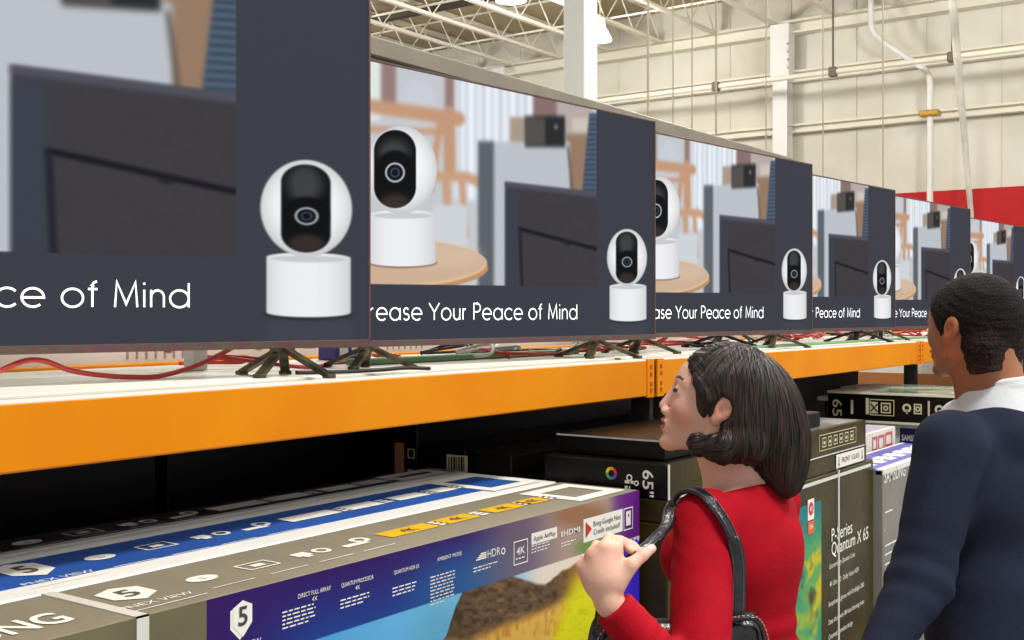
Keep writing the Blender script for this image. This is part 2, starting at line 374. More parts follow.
# white cable trunking behind the deck
tk = thing('cable_trunking', 'long white slotted trunking behind the televisions', 'trunking', (-3.02, 0, 0))
m = MB().box(-.14, 0, -2.5, 9.5, 1.50, 1.64, .004)
m.build('casing', mat('trunk_white', (232, 230, 222), .5, vary=.12, vscale=2), tk)
m = MB(); m2 = MB()
for v0 in (.62, 1.3, 2.2, 3.4, 4.8, 6.4):
    for i in range(7): m.box(.0, .003, v0+.035*i, v0+.006+.035*i, 1.562, 1.63)
m.build('vent_slots', mat('slot_grey', (170, 160, 150), .6), tk)
for v0, l in ((.68, .02), (2.34, .03), (2.72, .03), (2.84, .05), (2.95, .06), (3.06, .08), (5.1, .1)): MB().box(.0, .004, v0, v0+l, 1.58, 1.60).build('socket_plate', mat('socket_dark', (84, 30, 50), .5), tk)
tag(MB().box(-4.2, -3.2, -2.5, 9.5, 1.46, 1.52).box(-4.2, -4.1, -2.5, 9.5, 0, 1.46).build('storage_shelf', deck_w), 'pale shelf of the rack standing back to back', 'shelf')
# grey backing fascia above the televisions
fa = thing('backing_rail', 'long grey fascia rail showing above the near televisions', 'rail', (-2.6, 0, 0))
vend = 2.5*2.6
MB().box(-.04, 0, -1.0, vend, 2.30, 2.56, .004).build('panel', mat('fascia_dark', (116, 106, 92), .6), fa)
MB().box(-.06, .012, -1.0, vend+.01, 2.558, 2.625, .006).build('top_rail', mat('fascia_grey', (138, 130, 114), .5, vary=.15, vscale=5), fa)
for v0 in (-.8, 2.13, 4.35, 6.3): MB().box(-.06, -.02, v0, v0+.05, ZT+.003, 2.56).build('post', white_paint, fa)
# ================================================================ televisions
TVW, TVH = 1.60, .833
A0 = math.radians(41.8); R2 = (.554, 4.456)      # the second set, from which the advert is drawn
def ad(U, V, cut=None):
    s = (1-U)*TVW; t = V*TVH
    Y = R2[1]-s*math.sin(A0)*1.118; Xc = R2[0]-s*math.cos(A0)*.894
    Y = R2[1]-s*.7455; Xc = R2[0]-s*.6665
    X = 512+F*Xc/Y; z = 1.6148+t; Yp = HOR-(z-CZ)*F/Y
    n1 = fbm(X*.15, Yp*.15, 3)
    c = np.tile(np.array((61, 63, 72.)), (len(X), 1))
    p = np.tile(np.array((196, 200, 206.)), (len(X), 1))
    p = mixc(p, (222, 232, 226), m_rect(X, Yp, 330, 381, 40, 120, 3)); p = mixc(p, (150, 125, 122), m_rect(X, Yp, 381, 396, 40, 104, 2))
    p = mixc(p, (205, 208, 216), m_ell(X, Yp, 418, 105, 18, 26, 3)*.6)
    p = mixc(p, (150, 122, 115), m_rect(X, Yp, 445, 455, 60, 112, 2))
    fold = 226+16*np.sin(X*.75)+6*np.sin(X*.31); wc = np.stack([fold-4, fold+2, fold+10], 1); mk = m_rect(X, Yp, 455, 536, 40, 200, 3)[:, None]; p = p*(1-mk)+wc*mk
    p = mixc(p, (136, 112, 110), m_rect(X, Yp, 533, 558, 60, 140, 2)); p = mixc(p, (182, 170, 165), m_rect(X, Yp, 557, 592, 60, 135, 2))
    p = mixc(p, (150, 122, 100), m_rect(X, Yp, 566, 600, 134, 200, 2)); p = mixc(p, (205, 196, 185), m_rect(X, Yp, 572, 590, 118, 132, 2))
    # timber shelf and chair
    wood = (196, 152, 122)
    for a in ((330, 100, 458, 119, 7), (330, 128, 445, 132, 3), (449, 112, 450, 170, 6), (441, 118, 430, 190, 3.5)): p = mixc(p, wood, m_line(X, Yp, *a, s=1.5))
    for a in ((432, 176, 466, 177, 5), (466, 177, 480, 182, 5), (480, 182, 487, 196, 5), (487, 196, 491, 290, 4.5), (446, 182, 449, 240, 4), (462, 183, 466, 236, 3)): p = mixc(p, (200, 158, 128), m_line(X, Yp, *a, s=1.2))
    p = mixc(p, (206, 212, 218), m_rect(X, Yp, 434, 467, 205, 262, 1.5)); p = mixc(p, (96, 92, 90), m_rect(X, Yp, 493, 497, 142, 290, 1)*.5)
    p = mixc(p, (92, 100, 106), m_rect(X, Yp, 478, 494, 141, 290, 1.2)*(1-.0)); p = mixc(p, (188, 193, 200), m_rect(X, Yp, 494, 570, 142, 290, 1))
    p = mixc(p, (168, 152, 136), m_rect(X, Yp, 510, 526, 117, 142, 1)); p = mixc(p, (42, 44, 47), m_rect(X, Yp, 525, 565, 116, 147, 1)); p = mixc(p, (120, 110, 100), m_rect(X, Yp, 526, 545, 118, 145, 1.2)*.55)
    p = mixc(p, (190, 196, 200), m_ell(X, Yp, 556, 127, 1.5, 1.7, .6))
    st = 80+14*np.sin(Yp*1.25); bl = np.stack([st-10, st+4, st+26], 1); mk = (sstep(588, 591, X+(Yp-116)*.09)*(1-sstep(597, 599, X))*sstep(112, 116, Yp)*(1-sstep(194, 197, Yp)))[:, None]; p = p*(1-mk)+bl*mk
    p = mixc(p, (70, 66, 62), m_line(X, Yp, 568, 147, 572, 190, .8, .8))
    p = blur(p, 761, 401, 3)
    st = 84+13*np.sin(Yp*1.25); bl = np.stack([st-12, st+2, st+22], 1); mk = (sstep(588, 591, X+(Yp-116)*.09)*(1-sstep(597, 599, X))*sstep(112, 116, Yp)*(1-sstep(194, 197, Yp)))[:, None]; p = p*(1-mk)+bl*mk
    # dark fabric seat
    top = 183+np.clip((X-518)/79, -1, 1)*9; so = sstep(503, 507, X)*(1-(1-sstep(top-1.5, top+2, Yp)))
    tex = 6*fbm(X*.9, Yp*.9, 9)+4*n1; fab = np.stack([58+tex, 54+tex, 61+tex], 1); p = p*(1-so[:, None])+fab*so[:, None]
    p = mixc(p, (84, 86, 98), so*(1-sstep(top+3, top+8, Yp))*.8); p = mixc(p, (58, 66, 80), so*m_rect(X, Yp, 505, 519, 190, 290, 2)*.7)
    fl = 229+(X-520)*.26; p = mixc(p, (22, 24, 30), so*(1-sstep(.8, 3.0, np.abs(Yp-fl)))*sstep(517, 521, X)*.9); p = mixc(p, (26, 32, 42), so*m_line(X, Yp, 520, 230, 522, 290, 1.5, 1.5)*.8)
    p = mixc(p, (30, 32, 38), so*m_ell(X, Yp, 568, 243, 4, 2.4, 1.2)*.8); p = blur(p, 761, 401, 1)
    # round table, white camera on it
    p = mixc(p, (190, 146, 108), m_ell(X, Yp, 360, 268, 128, 26, 1)); p = mixc(p, (226, 186, 148), m_ell(X, Yp, 360, 263, 127, 27, 1)); p = mixc(p, (206, 176, 150), m_ell(X, Yp, 360, 262, 125, 24.5, 1))
    p = mixc(p, (216, 192, 170), m_ell(X, Yp, 440, 256, 40, 12, 8)*.6)
    def device(p, hx, hy, rx, ry, vx, vy, vr, vh, lx, ly, lr, bx, bw, b0, b1, tint):
        eb = ry*.10
        p = mixc(p, (110, 84, 66) if tint else (30, 32, 38), m_ell(X, Yp, bx, b1+1, bw*1.05, eb*1.2, 1.5)*.6)
        k = np.clip((X-bx)/bw, -1, 1); g = 238-26*np.abs(k)**3-6*(k > .2)*k; bc = np.stack([g, g+1, g+(5 if tint else 2)], 1)
        mb_ = np.maximum(m_rect(X, Yp, bx-bw, bx+bw, b0+eb, b1, .7), np.maximum(m_ell(X, Yp, bx, b0+eb, bw, eb, .7), m_ell(X, Yp, bx, b1, bw, eb, .7)))[:, None]; p = p*(1-mb_)+bc*mb_
        p = mixc(p, (190, 193, 198), m_ell(X, Yp, bx, b0+eb*1.3, bw*.86, eb*.7, 1)*.8)
        rr = np.sqrt(((X-hx)/rx)**2+((Yp-hy)/ry)**2); g = 246-40*np.clip(rr, 0, 1.2)**4-10*np.clip((Yp-hy)/ry, 0, 1); hc = np.stack([g, g+1, g+3], 1); mh = m_ell(X, Yp, hx, hy, rx, ry, .8)[:, None]; p = p*(1-mh)+hc*mh
        mv = m_caps(X, Yp, vx, vy-vh, vy+vh, vr, s=.8); p = mixc(p, (16, 17, 19), mv)
        p = mixc(p, (92, 96, 100), mv*m_ell(X, Yp, vx-vr*.05, vy-vh*.95, vr*.7, vh*.7, vr*.4)*.6)
        p = mixc(p, (14, 15, 18), mv*m_ell(X, Yp, lx, ly, vr*.95, vr*1.05, vr*.12)); p = mixc(p, (70, 58, 54), mv*m_ell(X, Yp, lx, ly+vr*1.5, vr*.7, vr*.5, vr*.25)*.7)
        p = mixc(p, (176, 186, 196), m_ell(X, Yp, lx, ly, lr, lr, .8)); p = mixc(p, (16, 18, 24), m_ell(X, Yp, lx, ly, lr*.8, lr*.8, .8)); p = mixc(p, (56, 70, 84), m_ell(X, Yp, lx, ly, lr*.5, lr*.5, .7)); p = mixc(p, (18, 14, 22), m_ell(X, Yp, lx, ly, lr*.32, lr*.32, .7))
        return p
    p = device(p, 401, 170, 36, 44, 395, 169, 21, 18, 395, 172.5, 10, 402.5, 33, 210, 262, True)
    m = (1-sstep(596.2, 597, X))*(1-sstep(284.8, 285.8, Yp-(X-480)*.012))
    c = c*(1-m[:, None])+p*m[:, None]
    c = mixc(c, (74, 77, 86), m_rect(X, Yp, 610, 647, 324, 336, 3)*.4)
    c = device(c, 627, 257.5, 20.0, 28.5, 626.7, 257.5, 10.8, 15, 627, 262, 5.2, 628.0, 18.4, 283.5, 318.5, False)
    return c
screenm = mat_paint('lit_screen', rough=.5, emit=1.0, spec=.04)
for n_ in screenm.node_tree.nodes:
    if n_.type == 'BSDF_PRINCIPLED': n_.inputs['Base Color'].default_value = (.001, .001, .001, 1); n_.inputs['Specular IOR Level'].default_value = .02
bezelm = mat('tv_bezel', (104, 66, 76), .4, .3, vary=.5, vscale=22, dark=(92, 84, 66)); backm = mat('tv_back', (30, 30, 32), .5)
legm = mat('stand_metal', (112, 102, 74), .35, .5, vary=.5, vscale=14, dark=(44, 40, 30)); captm = mat('caption_white', (236, 238, 240), .5, emit=.9)
# thin round lettering drawn from strokes (cap height 1)
def arc(cx, cy, rx, ry, a0, a1, n=14): return [(cx+rx*math.cos(math.radians(a0+(a1-a0)*i/n)), cy+ry*math.sin(math.radians(a0+(a1-a0)*i/n))) for i in range(n+1)]
XH = .70; R_ = XH/2
GL = {'I': (.12, [[(.06, 0), (.06, 1)]]), 'n': (.56, [[(.06, 0), (.06, XH)], arc(.28, .42, .22, .26, 180, 0)+[(.50, 0)]]), 'c': (.64, [arc(.37, R_, .33, R_, 42, 318, 22)]),
 'r': (.34, [[(.06, 0), (.06, XH)], arc(.30, .42, .24, .26, 180, 95, 8)]), 'e': (.74, [[(.05, R_), (.69, R_)]+arc(.37, R_, .33, R_, 0, 312, 24)]), 'a': (.76, [arc(.37, R_, .33, R_, 0, 360, 26), [(.70, 0), (.70, XH)]]),
 's': (.46, [arc(.23, XH*.74, .16, XH*.25, 30, 270, 12)+arc(.23, XH*.26, .18, XH*.25, 88, -150, 12)]), 'Y': (.72, [[(.0, 1), (.36, .46), (.72, 1)], [(.36, .46), (.36, 0)]]), 'o': (.74, [arc(.37, R_, .33, R_, 0, 360, 26)]),
 'u': (.56, [[(.06, XH), (.06, .28)]+arc(.28, .28, .22, .27, 180, 360), [(.50, XH), (.50, 0)]]), 'P': (.58, [[(.06, 0), (.06, 1), (.30, 1)]+arc(.30, .74, .25, .26, 90, -90, 12)+[(.06, .48)]]),
 'f': (.34, [[(.14, 0), (.14, .82)]+arc(.30, .82, .16, .18, 180, 95, 6), [(.0, XH), (.30, XH)]]), 'M': (.86, [[(.06, 0), (.12, 1), (.43, .12), (.74, 1), (.80, 0)]]), 'i': (.12, [[(.06, 0), (.06, XH)], [(.06, .90), (.06, .99)]]),
 'd': (.76, [arc(.37, R_, .33, R_, 0, 360, 26), [(.70, 0), (.70, 1)]]), ' ': (.24, [])}
def stroke_text(mb, s, O, xd, yd, w, h, t):
    xd = Vector(xd); yd = Vector(yd); O = Vector(O); gap = .115; W_ = sum(GL[c][0]+gap for c in s)-gap; sx = w/W_; x = 0
    for c in s:
        adv, st = GL[c]
        for pl in st:
            P = [Vector(((x+p[0])*sx, p[1]*h)) for p in pl]; hw = t*h/2; n = len(mb.v)
            for i, p in enumerate(P):
                a = (P[i]-P[i-1]).normalized() if i else (P[1]-P[0]).normalized(); b = (P[i+1]-P[i]).normalized() if i < len(P)-1 else a
                na, nb = Vector((-a.y, a.x)), Vector((-b.y, b.x)); m_ = (na+nb); m_ = m_.normalized() if m_.length > 1e-4 else na; k = min(1/max(m_.dot(na), .35), 2.4)
                for sgn in (1, -1): q = p+m_*hw*k*sgn; mb.v.append(tuple(O+xd*q.x+yd*q.y))
            for i in range(len(P)-1): mb.f.append((n+2*i+1, n+2*i+3, n+2*i+2, n+2*i))
        x += adv+gap
def make_tv(name, label, w, h, thick, legs, zb, cap_t, cap_h, cap_s0, cap_s1, mesh=None, lm=legm):
    """local frame: x to the right along the screen with 0 at its right edge, y away from the viewer, z=0 on the shelf"""
    t = thing(name, label, 'television', (0, 0, 0), 0, 'televisions in a row on the shelf')
    b = .007
    fr = MB().box(-w, 0, -.004, .018, zb-.012, zb+b, .001).box(-w, 0, -.004, .018, zb+h-b, zb+h, .001).box(-w, -w+b, -.004, .018, zb, zb+h, .001).box(-b, 0, -.004, .018, zb, zb+h, .001)
    fr.build('bezel', bezelm, t)
    MB().box(-w+.003, -.003, .004, .018+.01, zb+.003, zb+h-.003).box(-w*.8, -w*.2, .02, .02+thick, zb+.03, zb+h*.55, .02).build('back_cover', backm, t)
    if mesh is None: s = grid_mesh('screen', (-w, 0, zb), (w, 0, 0), (0, 0, h), 760, 400, ad, screenm, t)
    else: s = bpy.data.objects.new('screen', mesh); COL.objects.link(s); s.parent = t
    m = MB(); stroke_text(m, 'Increase Your Peace of Mind', (-cap_s0, -.0022, zb+cap_t), (1, 0, 0), (0, 0, 1), cap_s0-cap_s1, cap_h, .088)
    m.build('caption_lettering', captm, s)
    for lx in legs:
        m = MB()
        for (dx, dy) in ((.045, -.135), (-.085, -.02), (-.03, .17), (.06, .10)):
            m.bar((lx, .012, zb-.010), (lx+dx, dy, .006), .024, .012); m.box(lx+dx-.013, lx+dx+.013, dy-.013, dy+.013, 0.0, .010, .002)
        m.box(lx-.03, lx+.03, -.002, .028, zb-.022, zb+.004, .003)
        m.build('stand_leg', lm, t)
    return t
ZS = ZT+.002
tv2 = make_tv('television', 'flat television second from the left, its round table and camera in full view', TVW, TVH, .035, (-.35, -1.45), 1.6148-ZS, .067, .052, 1.565, .484)
def place_tv(t, X, Y, ang):
    p = RIGHT*X+FWD*Y; t.location = (p.x, p.y, ZS); t.rotation_euler = (0, 0, PHI+ang)
place_tv(tv2, R2[0], R2[1], math.radians(48.2))
# the nearest set is larger and turned further towards the aisle
tv1 = make_tv('television', 'nearest and largest television, most of its screen filled by the dark sofa', 1.74, .98, .04, (-.263, -1.5), 1.624-ZS, .092, .058, 1.785, .5246, mesh=tv2.children[2].data)
sc1 = [c for c in tv1.children if c.name.startswith('screen')][0]
sc1.scale = (1.74/TVW, 1, .98/TVH); sc1.location = (0, 0, (1.624-ZS)-(1.6148-ZS)*.98/TVH)
cp = sc1.children[0]; cp.scale = (TVW/1.74, 1, TVH/.98); cp.location = (0, 0, -sc1.location.z*TVH/.98)
place_tv(tv1, -.385, 3.118, math.radians(42))
blackleg = mat('stand_black', (14, 13, 14), .4)
for k, (X, Y, a, lab) in enumerate(((1.497, 5.74, 48.2, 'flat television third from the left, above the woman'), (2.311, 6.94, 48.2, 'fourth television along, standing on a black splayed stand'),
        (3.262, 8.19, 48.2, 'fifth television along, just left of the man\'s head'), (4.456, 9.93, 48.2, 'sixth television along, its screen partly behind the man\'s head'), (5.44, 11.32, 48.2, 'seventh television, the farthest of the row'))):
    t = copy_tree(tv2); t['label'] = lab; place_tv(t, X, Y, math.radians(a))
    if k == 1:
        for c in t.children:
            if c.name.startswith('stand_leg'): c.data = c.data.copy(); c.data.materials[0] = blackleg; c.scale = (1.35, 1.1, 1); c['label'] = 'matt black splayed stand leg'
# cables on the deck
redc = mat('red_cable', (205, 62, 58), .45); blk = mat('black_cable', (30, 24, 24), .5); greenm = mat('green_tape', (120, 160, 116), .6); whc = mat('white_cable', (226, 220, 214), .5)
def smooth_pts(P, n=8):
    P = [Vector(p) for p in P]; out = []
    for i in range(len(P)-1):
        a = P[max(i-1, 0)]; b = P[i]; c = P[i+1]; d = P[min(i+2, len(P)-1)]
        for k in range(n):
            t = k/n; out.append(.5*((2*b)+(c-a)*t+(2*a-5*b+4*c-d)*t*t+(3*b-a-3*c+d)*t**3))
    out.append(P[-1]); return out
def cable(name, pts, r, m, lab, cat='cable', grp=None):
    return tag(MB().tube(smooth_pts(pts), r, 7).build(name, m, None, True), lab, cat, grp)
cz = ZT+.009
def cb(x, y, z=None):
    p = on_z(x, y, z or cz); p.x = min(max(p.x, -2.95), -1.99); return p
cable('red_cable', [on_u(x, y, -2.35) for x, y in ((-22, 380), (0, 371), (25, 361), (45, 361), (70, 370), (100, 375), (135, 377), (165, 375), (200, 364), (232, 348), (240, 342))], .0065, redc, 'long red cable lying in a curve under the nearest television')
cable('black_cable', [Vector((-2.20, 2.12, cz)), Vector((-2.13, 2.22, cz)), Vector((-2.09, 2.32, cz+.002)), Vector((-2.08, 2.42, cz+.004)), Vector((-2.06, 2.5, cz))], .0055, blk, 'short black cable end lying on the shelf lip beneath the second television')
def tangle(v0, v1, n, mlist, tagl, seed, ulo=-2.85, uhi=-2.42):
    rs = random.Random(seed)
    for i in range(n):
        v = rs.uniform(v0, v1); u = rs.uniform(ulo, uhi); P = []
        for k in range(6): P.append(Vector((max(ulo-.1, min(uhi+.05, u+rs.uniform(-.12, .12))), v+rs.uniform(-.02, .12)*k, cz+abs(rs.gauss(0, .022)) if 0 < k < 5 else cz)))
        m, nm, l = mlist[i % len(mlist)]
        cable(nm, P, .006, m, tagl % l, grp='tangled cables behind the televisions, '+tagl.split('the ', 1)[-1][:40])
ml = [(redc, 'red_cable', 'red'), (blk, 'black_cable', 'black'), (whc, 'white_cable', 'white')]
tangle(2.2, 2.4, 2, [ml[0], ml[0], ml[1]], 'thin %s cable coiled behind the nearest television stand', 1)
tangle(3.0, 3.9, 9, ml, 'thin %s cable tangled under the second and third televisions', 2)
tangle(4.6, 6.0, 10, ml, 'thin %s cable tangled under the third and fourth televisions', 3)
tangle(6.0, 8.4, 14, [ml[0], ml[0], ml[1], ml[2]], 'thin %s cable tangled under the fourth and fifth televisions', 4)
tag(MB().box(-2.50, -2.44, 2.62, 3.9, ZT+.003, ZT+.022, .003).build('green_strip', greenm), 'green plastic strip lying on the deck under the second television', 'strip')
tag(MB().box(-2.2, -2.16, 5.0, 8.6, ZT+.003, ZT+.014, .002).build('green_strip', greenm), 'green strip on the deck under the fourth television', 'strip')
pk = thing('power_box', 'small blue and white socket box on the deck behind the second television', 'box', (-2.86, 2.86, ZT+.003))
MB().box(0, .09, 0, .13, 0, .065, .004).build('casing', mat('blue_plastic', (66, 54, 140), .5), pk); MB().box(.09, .093, .015, .055, .015, .05).box(.09, .093, .075, .115, .015, .05).build('label_panel', mat('label_white', (232, 230, 224), .6), pk)

# ================================================================ cartons
card = mat('taupe_carton', (132, 125, 106), .6, vary=.10, vscale=9, bump=.15, bscale=30)
card_side = mat('grey_green_carton', (110, 104, 76), .55, vary=.2, vscale=5, bump=.2, bscale=20)
whitecard = mat('white_carton', (230, 229, 224), .55, vary=.08, vscale=6)
bluecard = mat('blue_print', (36, 84, 164), .5, vary=.15, vscale=4); navyc = mat('navy_print', (18, 24, 52), .4)
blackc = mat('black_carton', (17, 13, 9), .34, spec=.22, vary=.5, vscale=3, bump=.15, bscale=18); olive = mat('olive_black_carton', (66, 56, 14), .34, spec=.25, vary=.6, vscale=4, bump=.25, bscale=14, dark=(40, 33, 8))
strapm = mat('clear_strap', (214, 212, 204), .35); ink_w = mat('print_white', (238, 236, 228), .5); ink_y = mat('print_yellow', (222, 176, 10), .5); ink_g = mat('print_grey', (96, 92, 80), .5)
printm = mat_paint('carton_print', rough=.45, spec=.18, bump=.08, bscale=14)
inkb = mat('print_black', (20, 20, 20), .5); inkr = mat('print_red', (200, 40, 30), .5)
YV, XA, ZU = (0, 1, 0), (-1, 0, 0), (0, 0, 1); XR = (1, 0, 0)
PALZ = .145
wood = mat('pallet_wood', (150, 118, 78), .8, vary=.3, vscale=6, vstretch=(1, 6, 1))
def pallet(lab, u0, u1, v0, v1):
    t = thing('pallet', lab, 'pallet', (u0, v0, 0)); m = MB(); W = u1-u0; L = v1-v0; n = max(4, int(L/.18))
    for i in range(n): MB.box(m, 0, W, L*i/n, L*i/n+.1, .12, PALZ)
    m.build('deck_slats', wood, t); m = MB()
    for x in (0, W/2-.04, W-.08): m.box(x, x+.08, 0, L-.08+.0, .02, .12)
    m.build('stringers', wood, t); return t
pallet('wooden pallet under the row of large cartons at the left', -2.42, -1.62, .8, 2.85)
pallet('wooden pallet under the dark cartons behind the woman', -2.75, -1.55, 2.95, 4.6)
pallet('wooden pallet under the far cartons left of the man', -2.6, -1.5, 4.72, 5.85)
pallet('wooden pallet under the widest far stack', -2.2, -.62, 6.05, 6.75)
def carton(name, lab, uf, v0, z0, W, L, H, m, bev=.004, grp=None):
    t = thing(name, lab, 'box', (uf, v0, z0), 0, grp); MB().box(-W, 0, 0, L, 0, H, bev).build('carton_body', m, t); return t
def greeked(mb, O, xd, yd, x, y, w, n, lh, h, rs, lift=.0012):
    """lines of illegibly small print"""
    h *= .75
    for k in range(n):
        xx = x; end = x+w*(rs.uniform(.55, 1) if k == n-1 else rs.uniform(.9, 1))
        while xx < end:
            l = rs.uniform(.006, .018); rect(mb, O, xd, yd, xx, min(xx+l, end), y-k*lh-h, y-k*lh, lift); xx += l+.004
HB = 1.20-PALZ
# 1: the large carton with the landscape print
V0, V1, UF = .78, 2.875, -1.6
b1 = carton('television_carton', 'large taupe carton with purple band and mountain landscape print', UF, V0, PALZ, .268, V1-V0, HB, card)
vp = .8304*1.6-V0
def front1(U, V):
    v = V0+vp+U*(V1-V0-vp); z = PALZ+V*HB
    Xc = CP*UF+SP*v; Y = -SP*UF+CP*v; x = 512+F*Xc/Y; y = HOR-(z-CZ)*F/Y; t = 1.2-z
    n = fbm(x*.05, y*.05, 5); n2 = fbm(x*.012+3, y*.012, 8); n3 = fbm(x*.2, y*.3, 12)
    c = np.tile(np.array((50, 26, 96.)), (len(x), 1))
    # picture
    sky = np.stack([40+70*np.clip((x-230)/220, 0, 1)+40*(n2-.4), 110+80*np.clip((x-200)/250, 0, 1)+40*(n2-.4), 196+36*np.clip((x-200)/250, 0, 1)], 1)
    p = sky
    p = mixc(p, (228, 216, 204), sstep(500, 545, x)*(1-sstep(604, 612, x)))
    yr = np.interp(x, (430, 446, 456, 466, 478, 502, 520, 545, 562, 590, 612, 640), (660, 636, 605, 584, 574, 571, 580, 584, 572, 556, 548, 540))+6*(n-.45)
    rk = sstep(-2, 2, y-yr); p = mixc(p, (98, 78, 58), rk); sh = np.clip((n3-.42)*4, 0, 1); p = mixc(p, (58, 42, 30), rk*sh*.8); p = mixc(p, (140, 108, 72), rk*np.clip((fbm(x*.09, y*.2, 21)-.5)*4, 0, 1)*.7)
    p = mixc(p, (182, 128, 44), rk*sstep(550, 590, x)*(.6+.6*n3)); 
    gr = sstep(-6, 8, y-np.interp(x, (470, 500, 540, 570), (640, 626, 610, 596))); p = mixc(p, (212, 168, 76), gr*rk); p = mixc(p, (166, 110, 40), gr*rk*np.clip((fbm(x*.35, y*.12, 31)-.45)*5, 0, 1)*.6)
    yl = sstep(556, 578, x+(y-600)*.35)*sstep(560, 590, y)*rk; p = mixc(p, (218, 218, 6), yl*.95); p = mixc(p, (150, 170, 20), yl*np.clip((n3-.5)*3, 0, 1)*.5)
    p = mixc(p, (232, 222, 226), m_rect(x, y, 612, 645, 520, 542, 2)); p = mixc(p, (58, 40, 200), sstep(608, 614, x)*sstep(538, 541, y+1.5*np.sin(x*1.8)))
    p = mixc(p, (70, 150, 190), m_ell(x, y, 612, 543, 9, 5, 3))
    # band
    b = c; b = mixc(b, (24, 76, 158), np.clip(t/.13, 0, 1)*sstep(206, 330, x)*.75); b = mixc(b, (40, 104, 160), sstep(380, 450, x)*np.clip(t/.10+.1, 0, 1)*.7)
    b = mixc(b, (122, 100, 112), sstep(455, 520, x)*.8); b = mixc(b, (176, 152, 140), sstep(520, 570, x)*(1-sstep(606, 622, x))*.9); b = mixc(b, (140, 92, 52), m_ell(x, y, 580, 515, 26, 13, 10)*.7)
    b = mixc(b, (104, 34, 132), sstep(604, 630, x)); b = mixc(b, (90, 140, 60), m_ell(x, y, 598, 548, 22, 10, 9)*.85)
    k = 1-sstep(.129, .132, t); c = p*(1-k[:, None])+b*k[:, None]
    return c
grid_mesh('landscape_print', (.0008, vp, 0), (0, V1-V0-vp, 0), (0, 0, HB), 620, 360, front1, printm, b1)
m = MB().box(-.0005, .0012, 0, vp, 0, HB); m.build('side_panel', card_side, b1)
stv = 1.195-V0
m = MB().box(-.27, .0035, stv-.012, stv+.012, HB-.001, HB+.002).box(.0, .0035, stv-.012, stv+.012, -.0, HB+.002); m.build('strap', strapm, b1)
rs = random.Random(3)
def FV(x, y, uf, v0, z0): p = on_u(x, y, uf); return p.y-v0, p.z-z0        # print position on an aisle-side face
def TP(x, y, uf, v0, z): p = on_z(x, y, z); return p.y-v0, uf-p.x             # print position on a top
m = MB(); O = (0, 0, 0); mh_ = MB(); mlab = [MB(), MB(), MB()]
def f1(x, y): return FV(x, y, UF, V0, PALZ)
hx, hy = f1(242, 617)
def hexbadge(mb, O, xd, yd, cx, cy, s, lift):
    ngon(mb, O, xd, yd, [(cx-s*.62, cy+s*.55), (cx, cy+s*.85), (cx+s*.62, cy+s*.55), (cx+s*.62, cy-s*.35), (cx, cy-s), (cx-s*.62, cy-s*.35)][::-1], lift)
hexbadge(mh_, O, YV, ZU, hx, hy, .036, .002); hexbadge(mh_, O, YV, ZU, hx-.006, hy-.004, .036, .0014)
def cap1(s, x, y, h, w=None, s2=None):
    a, b = f1(x, y); put_text(m, s, (0, a, b), YV, ZU, w, h, 0, 'c', .002)
    if s2: put_text(m, s2, (0, a, b-h*1.5), YV, ZU, None, h, 0, 'c', .002)
a, b = f1(235, 640); put_text(m, 'PNEX VIEW', (0, a-.02, b-.02), YV, ZU, .08, .012, 0, 'l', .002)
cap1('DIRECT FULL ARRAY', 314, 594, .0085, .088, '4X'); cap1('QUANTUM PROCESSOR', 357, 583, .0085, .094, '4K'); cap1('QUANTUM HDR 6X', 406, 571, .0085, .082); cap1('AMBIENT MODE', 449, 558, .0085, .088)
for x, y, w, n in ((282, 612, .088, 5), (340, 600, .092, 3), (392, 588, .08, 3), (430, 577, .088, 9), (473, 568, .1, 2), (531, 546, .085, 3), (561, 543, .07, 2)):
    a, b = f1(x, y); greeked(m, O, YV, ZU, a, b, w, n, .0075, .0035, rs)
a, b = f1(487, 558); put_text(m, 'HDR', (0, a, b), YV, ZU, .05, .019, 0, 'l', .002); ring(m, O, YV, ZU, a+.062, b+.006, .005, .0085, lift=.002); 
for k in range(4): rect(m, O, YV, ZU, a-.045+.006*k, a-.005, b+.001+.004*k, b+.004+.004*k, .002)
a, b = f1(513, 561); outline(m, O, YV, ZU, a, a+.060, b-.012, b+.046, .0028, .002); put_text(m, '4K', (0, a+.030, b+.012), YV, ZU, .036, .018, .01, 'c', .002); greeked(m, O, YV, ZU, a+.01, b+.004, .04, 1, .01, .004, rs)
a, b = f1(531, 545); rect(mlab[0], O, YV, ZU, a, a+.115, b, b+.028, .0015)
a, b = f1(561, 537); put_text(m, 'HDMI', (0, a+.010, b), YV, ZU, .078, .015, .01, 'l', .002); rect(m, O, YV, ZU, a-.002, a+.004, b, b+.014, .002)
a, b = f1(583, 543); rect(mlab[1], O, YV, ZU, a, a+.205, b+.0, b+.062, .0015)
a2, b2 = f1(623, 531); outline(m, O, YV, ZU, a2, a2+.052, b2, b2+.062, .003, .002); rect(mlab[2], O, YV, ZU, a2+.014, a2+.04, b2+.012, b2+.052, .002)
m.build('front_lettering', ink_w, b1)
mh_.build('award_badge', ink_w, b1); [q_.build('white_label', ink_w, b1) for q_ in mlab]
m = MB(); ap, bp_ = f1(531, 545); put_text(m, 'Apple AirPlay', (0, ap+.057, bp_+.008), YV, ZU, .098, .012, .0, 'c', .0025)
put_text(m, 'Bring Google Nest', (0, a+.05, b+.036), YV, ZU, .145, .014, 0, 'l', .0025); put_text(m, 'Credit included!', (0, a+.05, b+.014), YV, ZU, .14, .014, 0, 'l', .0025)
put_text(m, '5', (0, hx, hy-.014), YV, ZU, .022, .034, .015, 'c', .003); put_text(m, '4', (0, a2+.027, b2+.034), YV, ZU, .01, .013, .01, 'c', .0025)
m.build('badge_lettering', mat('print_dark_grey', (70, 62, 70), .5), b1)
